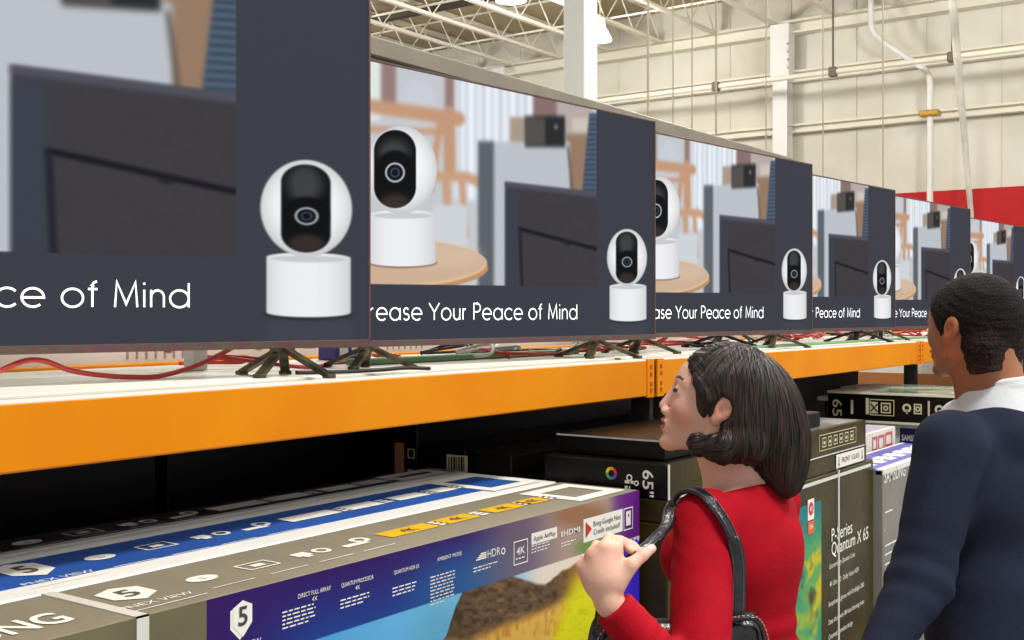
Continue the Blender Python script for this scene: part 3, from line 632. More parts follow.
m = MB(); ngon(m, O, YV, ZU, [(a+.010, b+.012), (a+.040, b+.032), (a+.010, b+.054)], .003); m.build('red_triangle', inkr, b1)
# print along the tops
def top_prints(t, uf, v0, zt, W, H, yellow, box_label, scale=1.0, brand=True):
    """row of icons down the top of a carton, in its own frame"""
    O = (0, 0, H); m = MB(); y = MB(); c = W*.5; r = random.Random(int(uf*100))
    if brand: put_text(m, 'SAMSUNG', (-.26*W, -.40+.38, H), YV, XA, .36, .075*scale, .02, 'l', .0015)
    base = .42
    ngon(m, O, YV, XA, [(base+.03, .46*W), (base+.075, .34*W), (base+.12, .46*W), (base+.12, .68*W), (base+.075, .76*W), (base+.03, .68*W)], .0015)
    put_text(m, 'PNEX VIEW', (-.2*W, base, H), YV, XA, .15, .02, .0, 'l', .0015); rect(m, O, YV, XA, base, base+.16, .12*W, .125*W+.002, .0015)
    for k, vv in enumerate((.62, .76, .89, 1.02)):
        k2 = k % 4
        if k2 == 0: ring(m, O, YV, XA, vv+.03, c, .008, .024, lift=.0015, sx=1.4); rect(m, O, YV, XA, vv+.0, vv+.05, c-.004, c+.004, .0018)
        if k2 == 1: outline(m, O, YV, XA, vv-.01, vv+.07, c-.025, c+.03, .005, .0015); rect(m, O, YV, XA, vv+.015, vv+.045, c-.008, c+.012, .0015)
        if k2 == 2: rect(m, O, YV, XA, vv, vv+.04, c-.012, c+.02, .0015); rect(m, O, YV, XA, vv+.01, vv+.03, c-.026, c-.012, .0015); ring(m, O, YV, XA, vv+.075, c, .012, .022, lift=.0015)
        if k2 == 3: rect(m, O, YV, XA, vv, vv+.07, c-.025, c-.004, .0015); ring(m, O, YV, XA, vv+.075, c+.012, .012, .024, lift=.0015)
        rect(m, O, YV, XA, vv-.01, vv+.09, .2*W, .2*W+.003, .0015)
    tgt = y if yellow else m; c_ = c; LBL = ((1.16, .17), (1.36, .13), (1.55, .13), (1.70, .10))
    for vv, l in LBL:
        rect(tgt, O, YV, XA, vv, vv+l, c-.03, c+.03, .0015)
        for q in range(3): rect(m, O, YV, XA, vv+l+.01, vv+l+.04, c-.025+.018*q, c-.013+.018*q, .0015)
    if box_label:
        e = V1-V0 if box_label is True else box_label
        outline(m, O, YV, XA, e-.27, e-.03, .10*W, .86*W, .045, .0015)
    fg = MB(); put_text(fg, '5', (-.46*W, base+.075, H), YV, XA, .034, .19*W, .02, 'c', .0024); fg.build('badge_figure', mat('badge_dark', (92, 88, 76), .5), t)
    m.build('top_lettering', ink_w, t)
    if y.v: y.build('yellow_labels', ink_y, t); 
    if yellow:
        d = MB()
        for vv, l in LBL: put_text(d, '4K', (-(c-.018), vv+l/2, H), YV, XA, .05, .034, 0, 'c', .0022)
        d.build('label_figures', mat('print_dark_grey', (0, 0, 0)), t)
top_prints(b1, UF, V0, 1.2, .268, HB, True, True)
# brand on the near top end, ends at the strap
# torn white seam along the long edges of the tops
def seam(t, W, L, H, m, w=.02, side=0):
    r = random.Random(5); q = MB()
    for x in ((0.001, -w), (-W-.001, -W+w)):
        v = 0
        while v < L:
            l = r.uniform(.12, .3); e = min(v+l, L-.002); q.box(min(x), max(x), v, e-.004, H-.004, H+.0016); v += l
    q.build('edge_strip', m, t)
# 2: white carton with blue top
b2 = carton('television_carton', 'white-edged carton with bright blue top, behind the landscape carton', -1.878, V0, PALZ, .345, V1-V0, HB, whitecard)
MB().box(-.275, -.075, .0, V1-V0-.03, HB, HB+.0012).build('blue_top_panel', bluecard, b2)
top_prints(b2, -1.88, V0, 1.2, .345, HB+.0012, False, True)
b3 = carton('television_carton', 'navy-topped carton third back, rimmed in white, under the shelf', -2.235, V0, PALZ, .155, V1-V0+.02, HB, whitecard)
MB().box(-.145, -.03, .0, V1-V0, HB, HB+.0012).build('navy_top_panel', navyc, b3)
top_prints(b3, -2.24, V0, 1.2, .155, HB+.0012, False, True)
# 4: dark stack behind the woman
vE = 2.9; UP = -1.523; LP = 4.64-vE
bP = carton('television_carton', 'tall dark carton with rainbow nebula print and P-Series lettering', UP, vE, PALZ, .22, LP+.06, 1.105-PALZ, olive)
v_n0 = on_u(700, 550, UP).y-vE; v_n1 = on_u(821, 550, UP).y-vE; z_n1 = on_u(812, 503, UP).z-PALZ
def nebula(U, V):
    x = U*5; y = V*7; a = fbm(x+1.5*fbm(x, y, 2), y+1.5*fbm(x+5, y, 4), 6); b = fbm(x*2+3, y*1.5+a*3, 9)
    c = np.tile(np.array((34, 120, 128.)), (len(U), 1))
    w = U*.62+(1-V)*1.0-.22+(a-.5)*1.1
    c = mixc(c, (60, 150, 110), sstep(.35, .7, w)); c = mixc(c, (196, 186, 40), sstep(.65, .95, w)); c = mixc(c, (226, 140, 26), sstep(.9, 1.2, w)); c = mixc(c, (178, 70, 30), sstep(1.2, 1.6, w)); c = mixc(c, (120, 90, 40), sstep(1.7, 2.1, w))
    c = mixc(c, (30, 50, 90), np.clip((b-.55)*4, 0, 1)*.6*(1-sstep(.8, 1.1, w))); c = mixc(c, (90, 50, 20), np.clip((b-.55)*4, 0, 1)*.6)
    return c
grid_mesh('nebula_print', (.0012, v_n0, .02), (0, v_n1-v_n0, 0), (0, 0, z_n1-.02), 140, 160, nebula, printm, bP)
m = MB()
def fP(x, y): return FV(x, y, UP, vE, PALZ)
a, b = fP(831, 542); put_text(m, 'P-Series', (0, a, b), YV, ZU, .23, .050, .004, 'l', .0025)
a, b = fP(831, 556); put_text(m, 'Quantum X 65', (0, a, b), YV, ZU, .42, .050, .006, 'l', .0025)
for (x, y, s, w) in ((829, 569, 'Extraordinary Quantum Color', .27), (829, 587, '4K Ultra HD · Dolby Vision HDR', .31), (828, 607, 'Exceptional brightness with UltraBright 3000', .38), (828, 625, 'Deep blacks with 384 local dimming zones', .38), (828, 640, 'Cinematic frameless design', .25)):
    a, b = fP(x, y); put_text(m, s, (0, a, b), YV, ZU, w*1.05, .019, .0, 'l', .0025)
a, b = fP(807, 521); rect(m, O, YV, ZU, a, a+.062, b, b+.075, .003)
m.build('side_lettering', ink_w, bP)
m = MB(); ring(m, O, YV, ZU, a+.031, b+.04, .0, .024, lift=.0036); put_text(m, 'ON', (0, a+.031, b+.03), YV, ZU, .0, .0) if False else None
m.build('red_seal', inkr, bP)
m = MB(); rect(m, O, YV, ZU, a, a+.062, b-.05, b-.004, .003); m.build('orange_sticker', mat('print_orange', (222, 96, 40), .5), bP)
m = MB(); put_text(m, '384', (0, a+.031, b-.034), YV, ZU, .035, .018, 0, 'c', .0036); put_text(m, '65', (0, a+.031, b+.032), YV, ZU, .026, .018, 0.01, 'c', .004); m.build('seal_figures', ink_w, bP)
sv = fP(838, 560)[0]
m = MB().box(-.222, .004, sv-.006, sv+.006, 1.105-PALZ, 1.107-PALZ).box(.001, .0045, sv-.006, sv+.006, 0, 1.107-PALZ); m.build('strap', strapm, bP)
m = MB(); m.box(.0005, .003, LP-.9, LP+.02, .925+.01, .935+.012); m.build('edge_strip', strapm, bP)
# two flat cartons lying across, over the tall one and its neighbours
l2 = carton('television_carton', 'thin olive carton lying flat with a white FRONT GLASS label', UP-.002, vE, 1.106, .41, LP-.02, .067, olive)
m = MB(); a, b = FV(834, 457, UP, vE, 1.106); 
LB = FV(836, 452, UP, vE, 1.106)[0]; rect(m, O, YV, ZU, LB, LB+.32, .008, .060, .003); m.build('label_panel', mat('label_white', (0, 0, 0)), l2)
m = MB(); put_text(m, 'FRONT / GLASS', (0, LB+.16, .025), YV, ZU, .2, .02, 0, 'c', .004)
for q in (.025, .29): rect(m, O, YV, ZU, LB+q, LB+q+.006, .018, .05, .004); ngon(m, O, YV, ZU, [(LB+q-.006, .024), (LB+q+.003, .012), (LB+q+.012, .024)], .004)
m.build('label_lettering', mat('print_maroon', (110, 40, 36), .5), l2)
l1 = carton('television_carton', 'glossy black carton lying flat with large white 65 inch on its end', UP, vE, 1.174, .42, LP-.04, .10, blackc)
MB().box(-.0005, .0012, .0, LP-.04, 0, .10).build('side_panel', olive, l1)
MB().box(-.40, -.02, 1.0, LP-.06, .1, .1012).build('top_glint', mat('top_glint_paint', (176, 186, 190), .12, vary=.55, vscale=3.2, dark=(86, 84, 66)), l1)  # pale glint on the carton top, put into its colour
m = MB(); a = on_v(657, 472, vE); X0 = a.x-UP
put_text(m, '65"', (X0-.038, 0, .088), (0, 0, -1), (1, 0, 0), .098, .040, .03, 'l', .0) if False else put_text(m, '65"', (X0-.045, -.0015, .080), (0, 0, -1), (1, 0, 0), .076, .034, .012, 'l')
p = on_v(622, 478, vE); cx = p.x-UP; greeked(m, (0, 0, 0), XR, ZU, cx+.01, .046, .03, 2, .016, .012, rs, .0015)
ring(m, (0, 0, 0), XR, ZU, cx+.025, .054, .006, .010, lift=.0015); ring(m, (0, 0, 0), XR, ZU, cx+.048, .04, .004, .008, lift=.0015)
m.build('end_lettering', ink_w, l1)
wheel = [(220, 60, 50), (230, 150, 40), (220, 210, 60), (80, 180, 80), (60, 130, 210), (130, 70, 180)]
def wheelp(U, V):
    th = (np.arctan2(V-.5, U-.5)/(2*math.pi)+.5)*6; i = np.floor(th).astype(int) % 6; return np.array(wheel, dtype=float)[i]
m = MB(); ring(m, (0, 0, 0), XR, ZU, cx-.035, .062, .010, .019, 24, .0015); wo = m.build('colour_ring', printm, l1)
ca = wo.data.color_attributes.new('Col', 'FLOAT_COLOR', 'POINT')
for i, v in enumerate(wo.data.vertices):
    k = int(((math.atan2(v.co.z-.062, v.co.x-cx+.035)/(2*math.pi)) % 1)*6); ca.data[i].color = tuple(lin(wheel[k]))+(1,)
m = MB(); rr = random.Random(4)
a = LP-.04
outline(m, O, YV, ZU, a-.52, a-.12, .022, .082, .003, .003)
for q in range(6): outline(m, O, YV, ZU, a-.49+.06*q, a-.45+.06*q, .034, .07, .004, .003); rect(m, O, YV, ZU, a-.48+.06*q, a-.46+.06*q, .045, .056, .003)
m.build('icon_lettering', mat('print_cream', (206, 198, 160), .5), l1)
MB().box(.0, .004, .0, .008, -.0, .10).box(.0, .003, .0, LP-.06, -.001, .003).build('edge_strip', strapm, l1)
# more black cartons standing and lying further in
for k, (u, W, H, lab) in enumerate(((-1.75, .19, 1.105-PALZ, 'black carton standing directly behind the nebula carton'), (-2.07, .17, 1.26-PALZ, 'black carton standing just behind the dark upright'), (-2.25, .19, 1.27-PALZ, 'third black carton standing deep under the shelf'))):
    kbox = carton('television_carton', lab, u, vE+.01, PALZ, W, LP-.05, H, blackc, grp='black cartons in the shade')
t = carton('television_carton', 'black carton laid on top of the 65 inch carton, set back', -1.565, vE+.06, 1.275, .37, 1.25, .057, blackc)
m = MB().box(-.37, .0, -.002, .0, .054, .0585); m.build('edge_strip', mat('edge_shine', (170, 176, 186), .3), t)  # bright line along the top edge: shine painted into the colour
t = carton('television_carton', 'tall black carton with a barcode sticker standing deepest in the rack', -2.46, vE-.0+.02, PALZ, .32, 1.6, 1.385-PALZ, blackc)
m = MB(); zz = lambda y, x: on_v(x, y, vE+.02)
def endrect(mb, x0, x1, y0, y1, lift=.002):
    p = zz(y1, x0); q = zz(y0, x1); rect(mb, (0, 0, 0), XR, ZU, p.x+2.46, q.x+2.46, p.z-PALZ, q.z-PALZ, lift)
def kr(mb, x0, x1, y0, y1, lift=.002):
    p = on_v(x0, y1, vE+.01); q = on_v(x1, y0, vE+.01); rect(mb, (0, 0, 0), XR, ZU, p.x+2.25, q.x+2.25, p.z-PALZ, q.z-PALZ, lift)
kr(m, 447, 468, 456, 472); m.build('barcode_label', mat('label_cream', (226, 216, 170), .6), kbox)
m = MB()
for q in range(7): kr(m, 449+2.5*q, 450+2.5*q+(q % 3)*.4, 457, 472, .004)
m.build('barcode_lettering', inkb, kbox)
m = MB(); endrect(m, 395, 404.5, 443, 478); m.build('brown_label', mat('label_brown', (190, 130, 96), .6), t)
m = MB()
for y0, y1 in ((449, 458), (470, 476)): p = zz(y1, 408); q = zz(y0, 415); outline(m, (0, 0, 0), XR, ZU, p.x+2.46, q.x+2.46, p.z-PALZ, q.z-PALZ, .004, .002)
m.build('icon_marks', mat('label_cream', (0, 0, 0)), t)
# filler row of black cartons, added to keep the near bay dark
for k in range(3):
    carton('television_carton', ['near', 'middle', 'far'][k]+' black filler carton added to darken the back of the near bay', -2.68, .45+.82*k, PALZ-.0, .26, .78, 1.16, blackc, grp='black filler cartons in the near bay')
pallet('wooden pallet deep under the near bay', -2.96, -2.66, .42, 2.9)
tag(MB().box(-3.09, -3.07, -2.5, 9.1, 0, 1.5).build('shade_backing', mat('shade_black', (8, 7, 7), .8)), 'black backing added for the deep shade under the shelf', 'panel')  # black sheet stands in for the deep shade inside the rack
# 5: grey carton with brand lettering
UC = -1.49
c1 = carton('television_carton', 'grey carton with white brand lettering and blue top, between the two people', UC, 4.72, PALZ, .24, 1.05, 1.06-PALZ, mat('grey_carton', (134, 130, 122), .5, vary=.15, vscale=5))
MB().box(-.23, -.03, .0, 1.04, 1.06-PALZ, 1.0615-PALZ).build('blue_top_panel', mat('violet_print', (84, 88, 176), .45), c1)
MB().box(-.03, .001, .0, 1.04, 1.04-PALZ, 1.062-PALZ).box(-.24, -.225, 0, 1.05, 1.05-PALZ, 1.062-PALZ).build('edge_strip', whitecard, c1)
m = MB(); fc = lambda x, y: FV(x, y, UC, 4.72, PALZ)
a, b = fc(876, 494); put_text(m, 'SAMSUNG', (0, .012, b+.03), YV, ZU, fc(905, 486)[0]-.012, .056, .004, 'l', .002)
for x0, x1, y0 in ((877, 892, 517), (877, 884, 535), (877, 896, 551), (877, 900, 560), (877, 890, 570), (877, 905, 575), (878, 896, 586), (878, 892, 600)):
    a, b = fc(x0, y0); a2 = fc(x1, y0)[0]; rect(m, O, YV, ZU, max(.02, a), a2, b, b+.007, .002)
m.build('side_lettering', ink_w, c1)
m = MB(); a, b = fc(896.5, 500); m.box(.0003, .0012, a-.003, a+.003, 0, 1.06-PALZ); m.build('strap', mat('lilac_strap', (170, 150, 168), .4), c1)
m = MB(); O3 = (0, 0, 1.0615-PALZ)
for q in range(7): rect(m, O3, YV, XA, .06+.14*q, .15+.14*q, .07, .16, .001); ring(m, O3, YV, XA, .17+.14*q, .12, .01, .025, 10, .001)
m.build('top_lettering', ink_w, c1)
c2 = carton('television_carton', 'white and pink printed carton behind the grey one', -1.75, 4.72, PALZ, .2, 1.02, 1.145-PALZ, mat('cream_carton', (226, 218, 206), .5, vary=.1, vscale=4))
m = MB(); fc2 = lambda x, y: FV(x, y, -1.75, 4.72, PALZ)
for x0, x1, y0, y1 in ((878, 884, 434, 451), (885, 892, 431, 447), (872, 877, 436, 452)):
    a, b = fc2(x0, y1); a2, b2_ = fc2(x1, y0); outline(m, O, YV, ZU, a, a2, b, b2_, .012, .002)
m.build('pink_print', mat('print_pink', (196, 92, 96), .5), c2)
MB().box(-.19, -.01, .01, .98, 1.145-PALZ, 1.1465-PALZ).build('lilac_top_panel', mat('lilac_print', (190, 182, 206), .5), c2)
c3 = carton('television_carton', 'dark carton standing behind the pink printed one', -1.97, 4.72, PALZ, .3, 1.0, .95, blackc)
# 6: wide far stack, ends facing the aisle walkers
vB = 6.0; UR = -.60
c4 = carton('television_carton', 'wide white carton with a blue label under the icon carton', UR, vB+.05, PALZ, 1.59, .70, 1.128-PALZ, whitecard)
m = MB(); p = on_v(897, 448, vB); q = on_v(921, 430, vB); rect(m, (0, 0, 0), XR, ZU, p.x-UR, q.x-UR, p.z-PALZ, q.z-PALZ, .002); m.build('blue_label', mat('label_navy', (24, 28, 104), .5), c4)
m = MB(); r_ = on_v(899, 441, vB); put_text(m, 'SAMSUNG', (r_.x-UR, -.0035, r_.z-PALZ), XR, ZU, .11, .03, .02, 'l'); m.build('label_lettering', ink_w, c4)
c5 = carton('television_carton', 'long black flat carton with a row of white handling icons and 65', UR, vB, 1.130, 1.59, .78, .158, blackc)
m = MB().box(-1.592, .002, -.003, .782, .148, .1595).box(-1.592, .002, -.003, .0, -.0, .012); m.build('edge_strip', mat('tape_cream', (222, 214, 196), .5), c5)
m = MB(); E = lambda x, y: ((on_v(x, y, vB).x-UR), on_v(x, y, vB).z-1.130)
a, b = E(833, 399); put_text(m, '65', (a, -.004, b-.0), (0, 0, -1), (1, 0, 0), .09, .05, .005, 'l')
for x0, x1, y0, y1 in ((851, 853.5, 400, 414), (866, 869, 398, 414), (928, 930, 401, 419)): a, b = E(x0, y1); a2, b2_ = E(x1, y0); rect(m, (0, 0, 0), XR, ZU, a, a2, b, b2_, .004)
a, b = E(870, 415); a2, b2_ = E(894.5, 400); outline(m, (0, 0, 0), XR, ZU, a, a2, b, b2_, .004, .004)
for x0, x1, y0, y1, k in ((871, 878, 402, 413, 0), (881, 891, 403, 413, 1), (904, 910, 403, 413, 2), (914, 922, 404, 414, 1), (936, 943, 405, 414, 2)):
    a, b = E(x0, y1); a2, b2_ = E(x1, y0)
    if k == 0: rect(m, (0, 0, 0), XR, ZU, a, a2, b, b2_, .004)
    if k == 1: outline(m, (0, 0, 0), XR, ZU, a, a2, b, b2_, .007, .004); ring(m, (0, 0, 0), XR, ZU, (a+a2)/2, (b+b2_)/2, .006, .014, 12, .004)
    if k == 2: ring(m, (0, 0, 0), XR, ZU, (a+a2)/2, (b+b2_)/2, .012, .024, 8, .004); rect(m, (0, 0, 0), XR, ZU, (a+a2)/2-.004, (a+a2)/2+.004, b-.004, b+.02, .004)
for q in range(5): a, b = E(960+18*q, 412); ring(m, (0, 0, 0), XR, ZU, a, b+.02, .012, .022, 8, .004)
m.build('icon_lettering', mat('print_cream', (0, 0, 0)), c5)
m = MB(); a, b = E(874.5, 407.5); m.bar((a-.017, -.006, b-.02), (a+.017, -.006, b+.02), .003, .006).bar((a-.017, -.006, b+.02), (a+.017, -.006, b-.02), .003, .006); m.build('cross_mark', inkb, c5)
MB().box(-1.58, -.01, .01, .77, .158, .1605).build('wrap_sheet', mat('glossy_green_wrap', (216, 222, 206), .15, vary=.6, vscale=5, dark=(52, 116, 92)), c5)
# white counter that closes the view under the shelf
ct = thing('display_counter', 'white display counter with a brown stripe, seen through the gap under the shelf', 'counter', (-6.2, 11.4, 0))
MB().box(0, 4.15, 0, .7, 0, 1.34, .01).build('counter_body', mat('counter_white', (238, 234, 224), .5, vary=.12, vscale=3), ct)
MB().box(-.004, 4.154, -.006, -.0, .98, 1.12).build('front_stripe', mat('counter_brown', (176, 112, 60), .5), ct); MB().box(-.03, 4.18, -.03, .73, 1.34, 1.38, .006).build('countertop', whitecard, ct)
# display table and racking further down
mat('brown_board', (156, 108, 62), .6)
tb = thing('display_table', 'low white display table with thin black legs beyond the black icon carton', 'table', (-2.2, 8.0, 0))
MB().box(-.8, .35, 0, 1.2, 1.08, 1.11, .005).build('tabletop', whitecard, tb)
for x, y in ((-.75, .08), (-.2, .08), (.3, .08), (-.75, 1.1), (.3, 1.1)): MB().tube([(x, y, 0), (x, y, 1.08)], .016, 6).build('leg', inkb, tb)
for k, (x, l, h, mm, lab) in enumerate(((-.75, .5, .05, whitecard, 'white flat box on the display table, leftmost'), (-.2, .5, .06, mat('brown_board', (0,)*3), 'brown box on the display table'))):
    tt = carton('product_box', lab, -2.2+x+l, 8.35, 1.111, l, .5, h, mm); MB().box(-l-.001, .001, .2, .23, -.0, h+.001).build('strap', inkb, tt)
t = carton('television_carton', 'flat carton on the floor pallet at the far right beyond the man', -.2, 9.0, 0.0, 1.6, 1.2, 1.15, mat('brown_dark_carton', (70, 34, 24), .5, vary=.5, vscale=5))
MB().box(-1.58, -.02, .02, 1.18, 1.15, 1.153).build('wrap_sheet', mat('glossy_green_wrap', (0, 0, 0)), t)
# ================================================================ figures: one smooth surface from blended volumes
def ell(P, c, r, A=None):
    q = P-np.array(c, dtype=np.float32)
    if A is not None: q = q@A.T                      # rows of A are the axes
    r = np.array(r, dtype=np.float32); k0 = np.sqrt(((q/r)**2).sum(1)); k1 = np.sqrt(((q/(r*r))**2).sum(1))+1e-6
    return k0*(k0-1)/k1
def cone(P, a, b, ra, rb):
    a = np.array(a, dtype=np.float32); b = np.array(b, dtype=np.float32); ab = b-a; q = P-a
    h = np.clip(q@ab/(ab@ab), 0, 1); return np.sqrt(((q-h[:, None]*ab)**2).sum(1))-(ra+(rb-ra)*h)
def smin(a, b, k): h = np.clip(.5+.5*(b-a)/k, 0, 1); return b*(1-h)+a*h-k*h*(1-h)
def smax(a, b, k): return -smin(-a, -b, k)
def un(k, *d):
    r = d[0]
    for x in d[1:]: r = smin(r, x, k)
    return r
def waves(P, f, amp, seed=0):
    rs = np.random.RandomState(seed); r = 0
    for i in range(5):
        d = rs.randn(3); d = (d/np.linalg.norm(d)*f*(.7+.25*i)).astype(np.float32); r = r+np.sin(P@d+rs.rand()*6)/(1+.5*i)
    return r*amp
def nets(fn, lo, hi, h, B=20):
    lo = np.array(lo, dtype=float); n = (np.ceil((np.array(hi)-lo)/h/B).astype(int))*B
    G = np.ones(tuple(n), dtype=np.float32); nb = n//B
    bi = np.stack(np.meshgrid(*[np.arange(k) for k in nb], indexing='ij'), -1).reshape(-1, 3)
    cen = (lo+(bi*B+B/2-.5)*h).astype(np.float32); fc = fn(cen); rad = h*B*.87*1.25+.012
    loc = np.stack(np.meshgrid(*[np.arange(B)]*3, indexing='ij'), -1).reshape(-1, 3)
    for k in np.nonzero(fc < -rad)[0]: i = bi[k]*B; G[i[0]:i[0]+B, i[1]:i[1]+B, i[2]:i[2]+B] = -1
    act = np.nonzero(np.abs(fc) <= rad)[0]
    for s in range(0, len(act), 24):
        ch = act[s:s+24]; P = (lo+((bi[ch]*B)[:, None, :]+loc[None])*h).reshape(-1, 3).astype(np.float32); val = fn(P).reshape(len(ch), B, B, B)
        for q, k in enumerate(ch): i = bi[k]*B; G[i[0]:i[0]+B, i[1]:i[1]+B, i[2]:i[2]+B] = val[q]
    S = G < 0; c = [S[dx:n[0]-1+dx, dy:n[1]-1+dy, dz:n[2]-1+dz] for dx in (0, 1) for dy in (0, 1) for dz in (0, 1)]
    cnt = sum(x.astype(np.int8) for x in c); ac = np.nonzero((cnt > 0) & (cnt < 8)); I = np.stack(ac, 1); del c, cnt
    off = np.array([(x, y, z) for x in (0, 1) for y in (0, 1) for z in (0, 1)])
    V = np.stack([G[I[:, 0]+o[0], I[:, 1]+o[1], I[:, 2]+o[2]] for o in off], 1)
    acc = np.zeros((len(I), 3)); num = np.zeros(len(I))
    for a in range(8):
        for b in range(a+1, 8):
            if np.abs(off[a]-off[b]).sum() != 1: continue
            m = (V[:, a] < 0) != (V[:, b] < 0); t = np.zeros(len(I)); t[m] = V[m, a]/(V[m, a]-V[m, b])
            acc += m[:, None]*(off[a]+t[:, None]*(off[b]-off[a])); num += m
    vert = lo+(I+acc/num[:, None])*h
    idx = -np.ones(tuple(n-1), dtype=np.int32); idx[ac] = np.arange(len(I)); F_ = []
    for ax in range(3):
        b_, c_ = (ax+1) % 3, (ax+2) % 3; sl0 = [slice(1, n[k]-1) for k in range(3)]; sl1 = list(sl0); sl0[ax] = slice(0, n[ax]-1); sl1[ax] = slice(1, n[ax])
        A_, B_ = S[tuple(sl0)], S[tuple(sl1)]; e = np.nonzero(A_ != B_); E = np.stack(e, 1); base = E.copy(); base[:, b_] += 1; base[:, c_] += 1
        def at_(db, dc): q = base.copy(); q[:, b_] -= db; q[:, c_] -= dc; return idx[q[:, 0], q[:, 1], q[:, 2]]
        q = np.stack([at_(1, 1), at_(0, 1), at_(0, 0), at_(1, 0)], 1); fl = ~A_[e]; q[fl] = q[fl][:, ::-1]; F_.append(q)
    return vert, np.concatenate(F_)
def sdf_object(name, fn, lo, hi, h, m, parent, paint=None, warp=None):
    v, f = nets(fn, lo, hi, h)
    # two light smoothing passes
    for _ in range(2):
        s = np.zeros_like(v); k = np.zeros(len(v))
        for a, b in ((0, 1), (1, 2), (2, 3), (3, 0)):
            np.add.at(s, f[:, a], v[f[:, b]]); np.add.at(s, f[:, b], v[f[:, a]]); np.add.at(k, f[:, a], 1); np.add.at(k, f[:, b], 1)
        v = v*.6+.4*s/np.maximum(k, 1)[:, None]
    me = bpy.data.meshes.new(name); me.vertices.add(len(v)); me.vertices.foreach_set('co', v.astype(np.float32).reshape(-1))
    me.loops.add(len(f)*4); me.loops.foreach_set('vertex_index', f.astype(np.int32).reshape(-1)); me.polygons.add(len(f)); me.polygons.foreach_set('loop_start', np.arange(len(f), dtype=np.int32)*4)
    me.polygons.foreach_set('use_smooth', np.ones(len(f), dtype=bool)); me.update(calc_edges=True); me.materials.append(m)
    if paint is not None:
        col = np.ones((len(v), 4), dtype=np.float32); col[:, :3] = lin(np.clip(paint(v.astype(np.float32)), 0, 255))
        a = me.color_attributes.new('Col', 'FLOAT_COLOR', 'POINT'); a.data.foreach_set('color', col.reshape(-1))
    o = bpy.data.objects.new(name, me); COL.objects.link(o); o.parent = parent; return o
def frame(psi, th):
    p, t = math.radians(psi), math.radians(th)
    f = np.array((-math.cos(p)*math.cos(t), math.sin(p)*math.cos(t), math.sin(t))); l = np.array((-math.sin(p), -math.cos(p), 0)); u = np.cross(f, l)
    return np.stack([f, l, u]).astype(np.float32)
class Local:
    def __init__(s, X0, Y0): s.X0, s.Y0 = X0, Y0; p = RIGHT*X0+FWD*Y0; s.loc = (p.x, p.y, 0)
    def __call__(s, x, y, Y): return np.array(((x-512)/F*Y-s.X0, Y-s.Y0, CZ-(y-HOR)/F*Y))
    def w(s, X, Y, z): return np.array((X-s.X0, Y-s.Y0, z))
def head_sdf(Q, female, gap=.0018):
    """Q in head axes: x forward, y left, z up"""
    q = Q.copy(); ys = np.abs(q[:, 1]); S = np.stack([q[:, 0], ys, q[:, 2]], 1)
    w = 1.0 if female else 1.04
    d = un(.03, ell(q, (-.015, 0, .028), (.094, .074*w, .084)), ell(q, (.034, 0, .030), (.052, .058*w, .056)))
    d = un(.03, d, ell(q, (.034, 0, -.032), (.050, .052*w, .066)))
    jw = .050*w
    d = un(.018, d, cone(S, (-.005, jw, -.052), (.066, .012, -.090), .017, .017), cone(S, (-.008, jw+.002, -.02), (-.005, jw, -.055), .02, .017))
    d = un(.014, d, ell(q, (.076, 0, -.096), (.017, .019, .015)))
    d = un(.018, d, ell(S, (.050, .033, -.022), (.030, .024, .028)))
    d = un(.010, d, cone(S, (.079, .008, .029), (.068, .040, .028), .010 if female else .0125, .009))
    d = smax(d, -ell(S, (.096, .031, .010), (.018, .017, .011)), .010)
    d = un(.006, d, ell(S, (.0735, .031, .010), (.0140, .0155, .0125)))
    d = un(.008, d, cone(q, (.081, 0, .022), (.1015, 0, -.027), .0070, .0092 if female else .0125), ell(S, (.092, .0115, -.037), (.012, .009, .0075)))
    d = un(.010, d, ell(q, (.078, 0, -.060), (.016, .026, .022)))
    d = un(.003, d, ell(q, (.092, 0, -.0555), (.0085, .022, .0052)), ell(q, (.0895, 0, -.0555-.010-gap), (.0085, .019, .0062)))
    d = smax(d, -ell(q, (.100, 0, -.0602-gap*.5), (.016, .019, gap)), .0015)
    # ears
    t = .28; ex = S[:, 0]+.014; ez = S[:, 2]+.002; E = np.stack([ex*math.cos(t)+ez*math.sin(t), S[:, 1]-.077*w, -ex*math.sin(t)+ez*math.cos(t)], 1)
    ear = un(.006, ell(E, (0, 0, .006), (.0185, .0090, .0265)), ell(E, (.004, -.002, -.022), (.010, .007, .011)))
    ear = smax(ear, -ell(E, (.002, .0095, .003), (.0105, .0080, .016)), .003)
    ear = un(.003, ear, cone(E, (.006, .004, .012), (-.006, .003, -.006), .0028, .0025))
    return un(.006, d, ear)
def eyes(parent, A, c, scale=1.0):
    for s in (1, -1):
        p = np.array((.0745, .031*s, .010)); pos = c+scale*(p@A); m = MB(); m.lathe([(0.0001, -.0125)]+[(.0125*math.cos(a), .0125*math.sin(a)) for a in np.linspace(-1.4, 1.4, 10)]+[(.0001, .0125)], (0, 0, 0), 16)
        o = m.build('eye', mat('eye_white', (226, 222, 218), .15), parent, True); o.location = tuple(pos); o.scale = (scale,)*3
        g = pos+scale*(np.array((.0118, 0, 0))@A); d = A[0]
        m = MB(); m.tube([(0, 0, 0), tuple(d*.0018*scale)], [.0058*scale, .0045*scale], 14); ir = m.build('iris', mat('iris_brown', (46, 34, 28), .1), o)
        ir.parent = o; ir.location = tuple((g-pos)/scale); ir.scale = (1/scale,)*3

